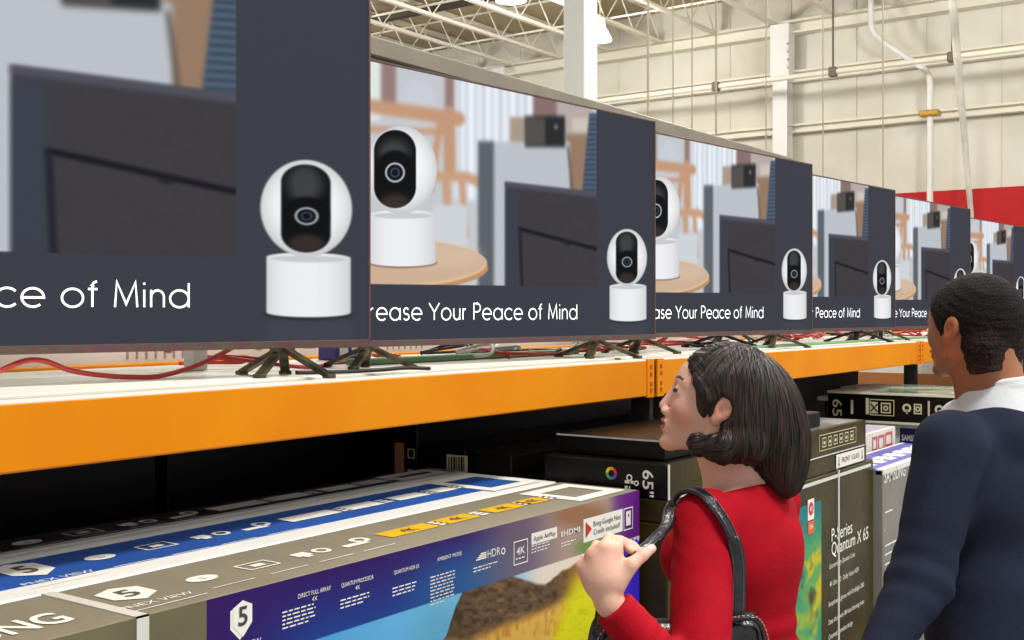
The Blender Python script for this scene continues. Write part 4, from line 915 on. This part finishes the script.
# ---------------------------------------------------------------- the woman
W = Local(.45, 2.26)
A = frame(12, 14); hc = W.w(.402, 2.25, 1.522)
TF = frame(36, 0); tc = lambda a, b, z: np.array((W.w(.448, 2.255, 0)[0], W.w(.448, 2.255, 0)[1], z))+a*TF[0]+b*TF[1]
shL, shR = tc(.0, .150, 1.315), tc(.0, -.150, 1.315)
elL = W(697, 706, 1.955); wrL = W(609, 602, 1.955); elR = tc(.02, -.165, 1.04); wrR = tc(.16, -.15, .85)
knuck = [W(616, 550, 1.962), W(604, 548, 1.955), W(592, 555, 1.957), W(582, 567, 1.965)]
hipz = .92
def fingers(P, knuck, wr, mid, dirs, thumb, k=.006, r=.0088):
    pc = sum(knuck)/4; d = un(.02, cone(P, wr, (wr+pc)/2, .024, .026), cone(P, (wr+knuck[0])/2, knuck[0], .020, .0125), cone(P, (wr+knuck[1])/2, knuck[1], .020, .0128), cone(P, (wr+knuck[2])/2, knuck[2], .019, .012), cone(P, (wr+knuck[3])/2, knuck[3], .018, .0112))
    for i, kn in enumerate(knuck):
        L_ = (.92, 1.0, .94, .76)[i]; p0 = kn; f = None
        for q, dd in enumerate(dirs):
            p1 = p0+np.array(dd)*L_; c_ = cone(P, p0, p1, r*(1.08-.1*q), r*(1.0-.1*q)); f = c_ if f is None else smin(f, c_, .003); p0 = p1
        d = smin(d, f, k)
    t = None
    for q in range(len(thumb)-1):
        c_ = cone(P, thumb[q], thumb[q+1], .0145-.0022*q, .0125-.0022*q); t = c_ if t is None else smin(t, c_, .004)
    return smin(d, t, .010)
thumbL = [W(618, 584, 1.950), W(631, 565, 1.950), W(643, 555, 1.960), W(652, 548.5, 1.970)]
knR = [wrR+np.array(v)@TF for v in ((.02, -.005, -.085), (.0, .0, -.09), (-.02, .0, -.086), (-.036, .0, -.078))]
thR = [wrR+np.array(v)@TF for v in ((.02, .01, -.03), (.038, .018, -.06), (.042, .02, -.085))]
def legs(P, tcf, hw=.09, k=1.0, knee=.48, out=0.0):
    d = None
    for s in (1, -1):
        hip, kn, an = tcf(-.01, hw*s, hipz-.05), tcf(.01, (hw+.005)*s, knee), tcf(-.03, (hw+.01)*s, .09)
        l = un(.03, cone(P, hip, kn, (.088+out)*k, (.056+out)*k), cone(P, kn, an, (.054+out)*k, (.036+out)*k)); d = l if d is None else smin(d, l, .03)
    return d
def woman_body(P):
    Q = (P-hc.astype(np.float32))@A.T; d = head_sdf(Q, True, .0035)
    nb = tc(-.012, 0, 1.365)
    n = un(.02, cone(P, hc+np.array((-.040, 0, -.045))@A, nb, .050, .054), cone(P, hc+np.array((-.005, 0, -.07))@A, tc(.02, 0, 1.34), .036, .045))
    d = smin(d, n, .016)
    T = (P-tc(0, 0, 0).astype(np.float32))@TF.T
    tr = un(.06, ell(T, (0, 0, 1.24), (.098, .145, .135)), ell(T, (0, 0, 1.06), (.088, .118, .12)), ell(T, (-.01, 0, .93), (.105, .155, .12)))
    tr = smin(tr, cone(P, shL, shR, .040, .040), .05); d = smin(d, tr, .03)
    d = un(.02, d, cone(P, shL, elL, .043, .034), cone(P, elL, wrL, .034, .023), cone(P, shR, elR, .043, .034), cone(P, elR, wrR, .034, .023))
    hl = fingers(P, knuck, wrL, None, [(.010, .028, .012), (.026, .014, -.012), (.012, -.016, -.010)], thumbL)
    hr = fingers(P, knR, wrR, None, [tuple(np.array((.004, 0, -.038))@TF), tuple(np.array((.010, .004, -.022))@TF), tuple(np.array((.010, .006, -.014))@TF)], thR)
    d = un(.010, d, hl, hr); return smin(d, legs(P, tc), .03)
def woman_paint(P):
    Q = (P-hc.astype(np.float32))@A.T; c = np.tile(np.array((232, 182, 160.)), (len(P), 1)); y = np.abs(Q[:, 1])
    g = lambda cx, cy, cz_, r: np.exp(-(((Q[:, 0]-cx)/r)**2+((y-cy)/r)**2+((Q[:, 2]-cz_)/r)**2))
    c = mixc(c, (226, 140, 124), .7*np.clip(g(.056, .045, -.035, .024), 0, 1)); c = mixc(c, (214, 130, 108), .6*g(-.01, .084, -.01, .03)); c = mixc(c, (224, 156, 138), .4*g(.108, 0, -.03, .012))
    lip = (ell(np.stack([Q[:, 0], Q[:, 1], Q[:, 2]], 1), (.094, 0, -.061), (.013, .023, .014)) < 0); c[lip] = (186, 88, 84)
    br = (np.abs(Q[:, 2]-(.0325+.004*np.sin(np.clip((y-.012)/.034, 0, 1)*2.6))) < .0028) & (y > .012) & (y < .048) & (Q[:, 0] > .05); c[br] = (70, 48, 40)
    ey = (np.abs(Q[:, 2]-.0105) < .0042) & (np.abs(y-.031) < .0135) & (Q[:, 0] > .07); c[ey] = (48, 40, 44)
    nl = (np.linalg.norm(P-(thumbL[3]+np.array((.0, -.008, .006))).astype(np.float32), axis=1) < .0065); c[nl] = (240, 208, 200)
    for k_ in knuck: c = mixc(c, (212, 142, 118), .5*np.exp(-(np.linalg.norm(P-k_.astype(np.float32), axis=1)/.012)**2))
    return c
wo = thing('person', 'person with a dark bob in a red sweater, looking up and gripping a shoulder strap', 'person', W.loc, PHI)
skin = mat_paint('skin', rough=.48, spec=.35, bump=.08, bscale=220, subsurf=.08)
sdf_object('body', woman_body, (-.36, -.40, 0), (.36, .40, 1.66), .0032, skin, wo, woman_paint)
eyes(wo, A, hc)
def dome_noise(P, th, fr, amp): return amp*np.sin(th*fr)
def woman_hair(P):
    Q = (P-hc.astype(np.float32))@A.T
    d = ell(Q, (-.020, 0, .034), (.106, .087, .093))
    # hanging curtain of the bob, straight down in the world
    mass = un(.03, ell(P, W(762, 418, 2.25), (.080, .098, .098)), ell(P, W(776, 448, 2.245), (.060, .085, .085)), ell(P, W(748, 425, 2.20), (.052, .055, .070)))
    mass = un(.02, mass, ell(P, W(784, 470, 2.235), (.036, .06, .052)))
    d = smin(d, mass, .03)
    # locks sweeping under the ear towards the jaw, both sides
    S = np.stack([Q[:, 0], np.abs(Q[:, 1]), Q[:, 2]], 1)
    lock = un(.012, cone(S, (-.075, .070, -.050), (-.03, .076, -.070), .036, .028), cone(S, (-.03, .076, -.070), (.014, .068, -.077), .028, .017), cone(S, (.014, .068, -.077), (.046, .058, -.068), .017, .007), cone(S, (.046, .058, -.068), (.066, .053, -.050), .007, .0015))
    d = smin(d, lock, .012)
    # swept fringe over the temple
    fr = un(.01, cone(S, (.060, .030, .080), (.046, .066, .040), .011, .008), cone(S, (.046, .066, .040), (.014, .079, .012), .008, .006)); d = smin(d, fr, .01)
    d = smax(d, -ell(Q, (.116, 0, -.040), (.092, .16, .122)), .006)
    E = np.stack([Q[:, 0]+.011, Q[:, 1]-.096, Q[:, 2]+.004], 1)
    d = smax(d, -ell(E, (0, 0, 0), (.022, .030, .034)), .004)
    # clear the neck below the locks
    nk = cone(P, W(712, 478, 2.20), W(735, 505, 2.16), .040, .05); d = smax(d, -nk, .008)
    th = np.arctan2(Q[:, 1], Q[:, 0]+.03); st = np.sin(th*46+2.5*np.sin(Q[:, 2]*30)+4*np.sin(th*3))*.0011+np.sin(th*19+3*np.sin(Q[:, 2]*17+1))*.0016
    low = np.clip((hc[2]-.03-P[:, 2])/.08, 0, 1)
    return (d+st*.6)*.9
hairm = mat_paint('dark_hair', rough=.5, spec=.3)
strandm = mat_paint('hair_strand', rough=.38, spec=.4)
def hair_paint(P):
    Q = (P-hc.astype(np.float32))@A.T; th = np.arctan2(Q[:, 1], Q[:, 0]+.03); s = np.sin(th*70+3*np.sin(Q[:, 2]*22))*.5+np.sin(th*151+5*np.sin(th*7))*.5
    c = np.tile(np.array((22, 17, 16.)), (len(P), 1)); c = mixc(c, (36, 27, 24), np.clip(s*.6+.2, 0, 1)*np.clip((Q[:, 2]+.08)/.12, .15, 1)); return c
hair_o = sdf_object('hair', woman_hair, (-.22, -.2, 1.30), (.22, .2, 1.68), .0026, hairm, wo, hair_paint)
def grad(fn, P, e=.002):
    g = np.stack([fn(P+np.eye(3, dtype=np.float32)[i]*e)-fn(P-np.eye(3, dtype=np.float32)[i]*e) for i in range(3)], 1)/(2*e); return g/np.maximum(np.linalg.norm(g, axis=1), 1e-6)[:, None]
def grow(fn, flow, seeds, n, step, rad, lift, cols, name, m, parent):
    P = seeds.astype(np.float32); N = len(P); path = []; T0 = None; rs = np.random.RandomState(4); h_ = lift*(.4+rs.rand(N))[:, None]
    for _ in range(3): P = P-grad(fn, P)*fn(P)[:, None]
    for k in range(n):
        g = grad(fn, P); path.append((P+g*h_, g)); t = flow(P, g); t = t-(t*g).sum(1)[:, None]*g; t = t/np.maximum(np.linalg.norm(t, axis=1), .25)[:, None]
        T0 = t if T0 is None else T0*.55+t*.45; P = P+T0*step*(.7+.6*0); P = P-grad(fn, P)*fn(P)[:, None]
    mb = MB(); V = []; Fc = []; C = []; prof = np.sin(np.linspace(.25, 2.95, n))**.5
    pts = np.stack([p for p, g in path], 1); nrm = np.stack([g for p, g in path], 1); tan = np.gradient(pts, axis=1); tan /= np.maximum(np.linalg.norm(tan, axis=2), 1e-6)[..., None]; sd = np.cross(tan, nrm)
    w = rad*prof[None, :, None]
    ring3 = np.stack([pts+sd*w, pts+nrm*w*.9, pts-sd*w], 2).reshape(-1, 3)
    i = np.arange(N)[:, None]*n*3+np.arange(n-1)[None]*3; f = np.concatenate([np.stack([i+a, i+b, i+3+b, i+3+a], -1).reshape(-1, 4) for a, b in ((0, 1), (1, 2))])
    me = bpy.data.meshes.new(name); me.vertices.add(len(ring3)); me.vertices.foreach_set('co', ring3.astype(np.float32).reshape(-1)); me.loops.add(len(f)*4); me.loops.foreach_set('vertex_index', f[:, ::-1].astype(np.int32).reshape(-1))
    me.polygons.add(len(f)); me.polygons.foreach_set('loop_start', np.arange(len(f), dtype=np.int32)*4); me.polygons.foreach_set('use_smooth', np.ones(len(f), dtype=bool)); me.update(calc_edges=True); me.materials.append(m)
    ca = me.color_attributes.new('Col', 'FLOAT_COLOR', 'POINT'); c4 = np.ones((N, n*3, 4), dtype=np.float32); c4[..., :3] = lin(cols(N, rs))[:, None, :]; ca.data.foreach_set('color', c4.reshape(-1))
    o = bpy.data.objects.new(name, me); COL.objects.link(o); o.parent = parent; o['kind'] = 'stuff'; return o
def woman_flow(P, g):
    Q = (P-hc.astype(np.float32))@A.T; F_, L_, U_ = A; t = np.tile(np.array((0, 0, -1.), dtype=np.float32), (len(P), 1))
    top = np.clip((Q[:, 2]-.02)/.08, 0, 1)*np.clip((Q[:, 0]+.06)/.08, 0, 1); side = np.sign(Q[:, 1]+1e-4+.02)
    t += top[:, None]*(np.outer(side, L_)*1.2-F_*.5)
    fr = np.clip((Q[:, 0]+.0)/.04, 0, 1)*np.clip((Q[:, 2]+.0)/.04, 0, 1); t += fr[:, None]*(-F_)*.8
    lk = np.clip((-.045-Q[:, 2])/.02, 0, 1)*np.clip((Q[:, 0]+.07)/.04, 0, 1); t += lk[:, None]*(F_*1.5+np.array((0, 0, .6)))
    return t
rs_ = np.random.RandomState(11); hv = np.array([v.co[:] for v in hair_o.data.vertices]); hq = (hv-hc)@A.T
ok = (hv[:, 2] > 1.36); hv = hv[ok]; hq = hq[ok]; seeds = hv[rs_.choice(len(hv), 5200, replace=False)]
def hcols(N, rs):
    a = rs.rand(N)[:, None]; b = (rs.rand(N) > .86)[:, None]; return np.array((20, 15, 14.))*(1-a)+np.array((58, 42, 36.))*a+b*np.array((26, 18, 14.))
grow(woman_hair, woman_flow, seeds, 16, .0052, .0010, .0012, hcols, 'hair_strands', strandm, hair_o)
neck0 = tc(-.012, 0, 1.37)
def woman_sweater(P):
    T = (P-tc(0, 0, 0).astype(np.float32))@TF.T
    tr = un(.06, ell(T, (-.004, 0, 1.235), (.112, .152, .145)), ell(T, (0, 0, 1.06), (.102, .130, .13)), ell(T, (-.01, 0, .955), (.122, .172, .105)))
    S = np.stack([T[:, 0], np.abs(T[:, 1]), T[:, 2]], 1); tr = smin(tr, ell(S, (.075, .062, 1.225), (.062, .064, .066)), .03)
    tr = smin(tr, cone(P, shL, shR, .052, .052), .05); tr = smin(tr, cone(P, tc(-.01, .04, 1.36), tc(-.01, -.04, 1.36), .052, .052), .03)
    aL = un(.025, cone(P, shL, elL, .060, .052), cone(P, elL, wrL+(elL-wrL)*.05, .052, .036)); aR = un(.025, cone(P, shR, elR, .056, .046), cone(P, elR, wrR, .046, .033))
    d = un(.022, tr, aL, aR)
    # hem, cuffs and neckline cut clean
    d = smax(d, .90-P[:, 2], .004); ax = (elL-wrL)/np.linalg.norm(elL-wrL); d = smax(d, -((P-(wrL+ax*.012).astype(np.float32))@ax.astype(np.float32))+np.where(np.linalg.norm(P-wrL.astype(np.float32), axis=1) < .15, 0, -9), .003)
    ax2 = (elR-wrR)/np.linalg.norm(elR-wrR); d = smax(d, -((P-(wrR+ax2*.01).astype(np.float32))@ax2.astype(np.float32))+np.where(np.linalg.norm(P-wrR.astype(np.float32), axis=1) < .15, 0, -9), .003)
    nk = np.array((0, 0, 1.)) ; nl = (P[:, 2]-1.352)+.22*((P-neck0.astype(np.float32))@TF[0])
    d = smax(d, np.where(np.linalg.norm((P-neck0.astype(np.float32))[:, :2], axis=1) < .12, nl-.012, -9), .006)
    # folds at the elbow and armpit
    el = np.exp(-(np.linalg.norm(P-(elL*.7+wrL*.3).astype(np.float32), axis=1)/.08)**2); s = ((P-elL.astype(np.float32))@ax.astype(np.float32))
    d = d-.0035*el*np.sin(s*190+6*P[:, 0]*10)
    ar = np.exp(-(np.linalg.norm(P-(shL+np.array((-.04, 0, -.07))).astype(np.float32), axis=1)/.06)**2); d = d-.003*ar*np.sin(P[:, 2]*160+P[:, 0]*90)
    wst = np.exp(-((P[:, 2]-1.06)/.06)**2); d = d-.003*wst*np.sin(P[:, 2]*120+P[:, 0]*14)
    return d-waves(P, 26, .0007, 3)
redm = mat('red_knit', (176, 8, 30), .8, spec=.15, vary=.16, vscale=14, bump=.25, bscale=420)
sdf_object('sweater', woman_sweater, (-.38, -.42, .86), (.38, .40, 1.44), .0038, redm, wo)
def trousers(P, tcf, lo_z, f):
    d = f(P); return smax(smax(d, P[:, 2]-.975, .004), lo_z-P[:, 2], .004)
wtr = lambda P: trousers(P, tc, .07, lambda Q: un(.04, legs(Q, tc, out=.014), ell((Q-tc(0, 0, 0).astype(np.float32))@TF.T, (-.012, 0, .93), (.112, .162, .11))))
sdf_object('trousers', wtr, (-.3, -.3, .03), (.3, .3, 1.02), .008, mat('black_trousers', (24, 24, 28), .8), wo)
def shoes(name, tcf, hw, parent, m, L_=.25):
    for s in (1, -1):
        f = lambda P: smax(un(.03, cone(P, tcf(-.06, hw*s, .045), tcf(L_-.10, hw*s, .035), .045, .036), cone(P, tcf(-.045, hw*s, .05), tcf(-.03, hw*s, .10), .046, .048)), .002-P[:, 2], .003)
        c = tcf(.03, hw*s, 0); sdf_object(name, f, (c[0]-.22, c[1]-.22, -.01), (c[0]+.22, c[1]+.22, .17), .006, m, parent)
shoes('shoe', tc, .10, wo, mat('black_shoe', (18, 17, 17), .4), .22)
# handbag tucked under her arm
leather = mat('black_leather', (22, 19, 24), .28, spec=.7, bump=.3, bscale=60, vary=.3, vscale=10); seamm = mat('seam_thread', (170, 150, 140), .6)
hb = thing('handbag', 'black leather shoulder bag with pale stitching hung under the red-sleeved arm', 'handbag', W.loc, PHI)
bc = W(677, 669, 2.045)
bx = np.array((.985, .17, 0)); bx /= np.linalg.norm(bx); bn = np.array((-bx[1], bx[0], 0)); BA = np.stack([bx, bn, np.array((0, 0, 1.))]).astype(np.float32)
def bag(P):
    q = (P-bc.astype(np.float32))@BA.T; e = np.array((.158, .030, .092)); k = np.abs(q)-e+.03
    d = np.linalg.norm(np.maximum(k, 0), axis=1)+np.minimum(k.max(1), 0)-.03
    return d-waves(P, 40, .0012, 5)
bg_ = sdf_object('bag_body', bag, tuple(bc-np.array((.22, .14, .14))), tuple(bc+np.array((.22, .14, .14))), .004, leather, hb)
def bpt(x, y, z): return bc+np.array((x, y, z))@BA
m = MB()
for s in (-1, 1):
    for y0 in (-.034, .034):
        m.tube(smooth_pts([bpt(s*.150, y0*.4, -.05), bpt(s*.156, y0*.7, .02), bpt(s*.140, y0, .085), bpt(s*.10, y0, .094), bpt(s*.05, y0, .093)]), .0045, 6)
m.build('piping', leather, hb, True)
m = MB()
for s in (-1, 1):
    P_ = smooth_pts([bpt(s*.163, -.012, -.02), bpt(s*.160, -.030, .05), bpt(s*.135, -.040, .096), bpt(s*.09, -.040, .099)], 6)
    for i in range(0, len(P_)-1, 1): m.tube([P_[i], P_[i]+(P_[i+1]-P_[i])*.6], .0011, 5)
m.build('stitching', seamm, hb)
# strap: from the bag behind, over the shoulder, down through the fist
strap_pts = [bpt(.142, .0, .085), W(733, 618, 2.03), W(738, 590, 2.045), W(738, 560, 2.055), W(730, 530, 2.06), W(716, 509, 2.075), W(700, 502, 2.12), W(682, 512, 2.15), W(665, 529, 2.08), W(650, 543, 2.02), W(634, 557, 1.985), W(617, 574, 1.985), W(604, 596, 2.0), bpt(-.142, 0, .085)]
def ribbon(mb, P, w, t, nrm):
    P = [Vector(p) for p in P]; n0 = len(mb.v)
    for i, p in enumerate(P):
        tg = (P[min(i+1, len(P)-1)]-P[max(i-1, 0)]).normalized(); n_ = nrm(p); n_ = (n_-tg*n_.dot(tg)).normalized(); s = tg.cross(n_).normalized()
        for k in range(12): a = 2*math.pi*k/12; mb.v.append(tuple(p+s*math.cos(a)*w/2+n_*math.sin(a)*t/2))
    for i in range(len(P)-1):
        for k in range(12): a0 = n0+i*12+k; a1 = n0+i*12+(k+1) % 12; mb.f.append((a0, a1, a1+12, a0+12))
    mb.f.append(tuple(range(n0, n0+12))[::-1]); mb.f.append(tuple(range(len(mb.v)-12, len(mb.v))))
ctr = Vector(tc(0, 0, 1.2))
def snorm(p):
    d = p-ctr; 
    return Vector((d.x, d.y, max(d.z, 0)*1.5)).normalized() if p.z < 1.30 else (Vector((d.x*.5, d.y*.5, .5))).normalized()
def off_cloth(pts, clr):
    P = np.array([p[:] for p in pts], dtype=np.float32); keep = np.ones(len(P), bool)
    for _ in range(6):
        dd = woman_sweater(P); g = grad(woman_sweater, P, .004); mv = np.clip(clr-dd, 0, .04); mv[np.arange(len(P)) > len(P)*.74] = 0; mv[np.arange(len(P)) < len(P)*.10] = 0; P = P+g*mv[:, None]
    for _ in range(14):
        P[1:-1] = P[1:-1]*.4+.3*(P[2:]+P[:-2]); dd = woman_sweater(P); g = grad(woman_sweater, P, .004); mv = np.clip(clr-dd, 0, .01); mv[np.arange(len(P)) > len(P)*.74] = 0; mv[np.arange(len(P)) < len(P)*.10] = 0; P = P+g*mv[:, None]
    return [Vector(p) for p in P]
strap_c = off_cloth(smooth_pts(strap_pts, 9), .0075)
m = MB(); ribbon(m, strap_c, .027, .008, snorm); m.build('strap', leather, hb, True)
m = MB()
SP_ = strap_c
for off in (-.0085, .0085):
    q = []
    for i, p in enumerate(SP_):
        tg = (SP_[min(i+1, len(SP_)-1)]-SP_[max(i-1, 0)]).normalized(); n_ = snorm(p); n_ = (n_-tg*n_.dot(tg)).normalized(); q.append(p+tg.cross(n_).normalized()*off+n_*.0035)
    m.tube(q, .0014, 5)
m.build('strap_edge', mat('leather_edge', (60, 62, 74), .3), hb, True)

# ---------------------------------------------------------------- the man
M = Local(1.03, 2.50)
MA = frame(62, 3); mh = M.w(1.000, 2.50, 1.668); HS = 1.02
MT = frame(50, 0); mt = lambda a, b, z: np.array((M.w(1.045, 2.50, 0)[0], M.w(1.045, 2.50, 0)[1], z))+a*MT[0]+b*MT[1]
msL, msR = mt(0, .172, 1.425), mt(0, -.172, 1.425)
meL = M(921, 580, 2.33); mwL = M(872, 668, 2.24); meR = mt(-.03, -.225, 1.13); mwR = mt(.08, -.23, .90)
def hang(wr, e, TFm, s):
    d = (wr-e)/np.linalg.norm(wr-e); fw = TFm[0]; kn = [wr+d*.085+fw*(.030-.02*i)+TFm[1]*.0 for i in range(4)]
    th = [wr+d*.02+fw*.02, wr+d*.05+fw*.045, wr+d*.085+fw*.05]; return kn, th, [tuple(d*.04), tuple(d*.024-TFm[1]*s*.010), tuple(d*.014-TFm[1]*s*.012)]
mkL, mthL, mdL = hang(mwL, meL, MT, 1); mkR, mthR, mdR = hang(mwR, meR, MT, -1)
def man_body(P):
    Q = (P-mh.astype(np.float32))@MA.T/HS; d = head_sdf(Q, False)*HS
    n = un(.02, cone(P, mh+np.array((-.042, 0, -.05))@MA, mt(-.02, 0, 1.48), .060, .064), cone(P, mh+np.array((0, 0, -.07))@MA, mt(.02, 0, 1.46), .042, .052)); d = smin(d, n, .016)
    T = (P-mt(0, 0, 0).astype(np.float32))@MT.T
    tr = un(.06, ell(T, (0, 0, 1.33), (.108, .165, .15)), ell(T, (0, 0, 1.12), (.100, .145, .14)), ell(T, (-.01, 0, .98), (.108, .155, .12)))
    tr = smin(tr, cone(P, msL, msR, .05, .05), .05); d = smin(d, tr, .03)
    d = un(.02, d, cone(P, msL, meL, .052, .042), cone(P, meL, mwL, .042, .028), cone(P, msR, meR, .052, .042), cone(P, meR, mwR, .042, .028))
    d = un(.010, d, fingers(P, mkL, mwL, None, mdL, mthL, r=.0098), fingers(P, mkR, mwR, None, mdR, mthR, r=.0098)); return smin(d, legs(P, mt, .095, 1.08, .5), .03)
def man_paint(P):
    Q = (P-mh.astype(np.float32))@MA.T/HS; c = np.tile(np.array((166, 112, 82.)), (len(P), 1)); y = np.abs(Q[:, 1])
    c = mixc(c, (192, 112, 72), np.clip(np.exp(-((Q[:, 0]+.02)/.05)**2-((Q[:, 2]+.07)/.06)**2)*.8+.7*np.exp(-((Q[:, 0]+.01)/.03)**2-((y-.085)/.02)**2), 0, 1))
    lip = ell(Q, (.094, 0, -.061), (.013, .023, .014)) < 0; c[lip] = (120, 66, 58)
    br = (np.abs(Q[:, 2]-(.0335+.003*np.sin(np.clip((y-.012)/.034, 0, 1)*2.6))) < .0035) & (y > .012) & (y < .048) & (Q[:, 0] > .05); c[br] = (24, 18, 16)
    st = (Q[:, 2] < .0) & (Q[:, 2] > -.12); return c
ma = thing('person', 'person with cropped dark hair in a navy sweater and white collar, seen from behind', 'person', M.loc, PHI)
sdf_object('body', man_body, (-.42, -.42, 0), (.42, .42, 1.82), .0038, mat_paint('skin_brown', rough=.42, spec=.4, bump=.08, bscale=220, subsurf=.05), ma, man_paint)
eyes(ma, MA, mh, HS)
def man_hair(P):
    Q = (P-mh.astype(np.float32))@MA.T/HS
    d = un(.02, ell(Q, (-.016, 0, .029), (.1005, .0835, .0905)), ell(Q, (.030, 0, .036), (.058, .064, .060)))
    S = np.stack([Q[:, 0], np.abs(Q[:, 1]), Q[:, 2]], 1)
    nape = un(.02, cone(P, mh+np.array((-.058, .03, -.03))@MA, mh+np.array((-.058, .022, -.072))@MA, .046, .040), cone(P, mh+np.array((-.058, -.03, -.03))@MA, mh+np.array((-.058, -.022, -.072))@MA, .046, .040)); d = smin(d, nape/HS, .015)
    # hairline: forehead, temples, around the ears, nape
    d = smax(d, -ell(Q, (.120, 0, -.050), (.100, .17, .118)), .004)
    E = np.stack([S[:, 0]+.008, S[:, 1]-.09, S[:, 2]+.020], 1); d = smax(d, -ell(E, (0, 0, 0), (.030, .035, .034)), .004)
    d = smax(d, -(Q[:, 2]+.088+.25*(Q[:, 0]+.07)), .006)
    side = -(Q[:, 0]*-1.0-.000+(Q[:, 2]+.035)*.5); d = smax(d, np.where(Q[:, 2] < -.03, Q[:, 0]+.018+(Q[:, 2]+.03)*.25, -9), .006)
    return (d+waves(P, 520, .00055, 8)+waves(P, 900, .0003, 9))*HS
buzz = mat_paint('cropped_hair', rough=.75, spec=.2, bump=.7, bscale=300)
def buzz_paint(P):
    Q = (P-mh.astype(np.float32))@MA.T/HS; rs = np.random.RandomState(2); n = rs.rand(len(P))**2.2; low = np.clip((.075-Q[:, 2])/.12, 0, 1)
    c = np.tile(np.array((17, 12, 12.)), (len(P), 1)); c = mixc(c, (126, 92, 80), n*(.12+.55*low)); return mixc(c, (120, 78, 58), np.clip((-.055-Q[:, 2])/.04, 0, 1)*.45)
sdf_object('hair', man_hair, (-.22, -.2, 1.5), (.18, .2, 1.82), .0022, buzz, ma, buzz_paint)
def man_collar(P):
    T = (P-mt(0, 0, 0).astype(np.float32))@MT.T
    d = un(.012, cone(P, mt(-.018, 0, 1.46), mt(-.028, 0, 1.55), .106, .080), ell(T, (.03, 0, 1.475), (.085, .075, .045)))
    inner = cone(P, mt(-.020, 0, 1.50), mt(-.030, 0, 1.64), .070, .068)
    topz = 1.564-.20*(T[:, 0]+.06)-.0*np.abs(T[:, 1])
    d = smax(d, P[:, 2]-topz, .003); d = smax(d, -inner, .004)
    # seam where the collar folds over the stand
    return d+.0012*np.exp(-((P[:, 2]-(topz-.012))/.002)**2)
sdf_object('shirt_collar', man_collar, (-.2, -.2, 1.38), (.2, .2, 1.62), .003, mat('white_shirt', (240, 242, 246), .7, bump=.1, bscale=90), ma)
def man_sweater(P):
    T = (P-mt(0, 0, 0).astype(np.float32))@MT.T
    tr = un(.06, ell(T, (-.006, 0, 1.32), (.128, .178, .16)), ell(T, (0, 0, 1.12), (.128, .170, .16)), ell(T, (-.01, 0, 1.00), (.132, .178, .12)))
    tr = smin(tr, cone(P, msL, msR, .066, .066), .05); tr = smin(tr, cone(P, mt(-.035, .050, 1.458), mt(-.035, -.050, 1.458), .058, .058), .03)
    tr = smin(tr, ell(T, (-.050, 0, 1.440), (.085, .115, .078)), .03)
    ax = (mwL-meL)/np.linalg.norm(mwL-meL); ax2 = (mwR-meR)/np.linalg.norm(mwR-meR)
    d = un(.025, tr, un(.03, cone(P, msL, meL, .072, .060), cone(P, meL, mwL, .060, .040)), un(.03, cone(P, msR, meR, .072, .058), cone(P, meR, mwR, .058, .040)))
    d = smax(d, .93-P[:, 2], .004)
    for w_, a_ in ((mwL, ax), (mwR, ax2)): d = smax(d, np.where(np.linalg.norm(P-w_.astype(np.float32), axis=1) < .16, (P-(w_-a_*.012).astype(np.float32))@a_.astype(np.float32), -9), .003)
    nl = P[:, 2]-(1.496-.26*T[:, 0])
    d = smax(d, np.where(np.linalg.norm(T[:, :2], axis=1) < .14, nl, -9), .006)
    ar = np.exp(-(np.linalg.norm(P-(msL*.75+meL*.25+np.array((.05, 0, -.02))).astype(np.float32), axis=1)/.09)**2); d = d-.004*ar*np.sin(P[:, 0]*120-P[:, 2]*60)
    el = np.exp(-(np.linalg.norm(P-meL.astype(np.float32), axis=1)/.09)**2); d = d-.004*el*np.sin(((P-meL.astype(np.float32))@ax.astype(np.float32))*130+P[:, 0]*30)
    # shoulder seam
    sm = np.abs((P-msL.astype(np.float32))@MT[1]+.012+.25*(P[:, 2]-1.43)); d = d+.0016*np.exp(-(sm/.003)**2)*(np.linalg.norm(P-msL.astype(np.float32), axis=1) < .11)
    return d-waves(P, 22, .0011, 6)
sdf_object('sweater', man_sweater, (-.44, -.42, .9), (.42, .42, 1.58), .0042, mat('navy_knit', (36, 42, 62), .85, spec=.2, vary=.22, vscale=11, bump=.3, bscale=380), ma)
mtr = lambda P: trousers(P, mt, .07, lambda Q: un(.04, legs(Q, mt, .095, 1.08, .5, .018), ell((Q-mt(0, 0, 0).astype(np.float32))@MT.T, (-.012, 0, .95), (.122, .165, .11))))
sdf_object('trousers', mtr, (-.32, -.32, .03), (.32, .32, 1.02), .008, mat('grey_trousers', (52, 52, 58), .8), ma)
sdf_object('shirt_cuff', lambda P: smax(smax(cone(P, meL, mwL, .046, .034), (P-(mwL+(mwL-meL)*.02).astype(np.float32))@((mwL-meL)/np.linalg.norm(mwL-meL)).astype(np.float32), .003), -((P-(mwL-(mwL-meL)*.12).astype(np.float32))@((mwL-meL)/np.linalg.norm(mwL-meL)).astype(np.float32)), .003), tuple(mwL-.12), tuple(mwL+.12), .004, mat('white_shirt', (0,)*3), ma)
shoes('shoe', mt, .105, ma, mat('black_shoe', (0,)*3), .26)
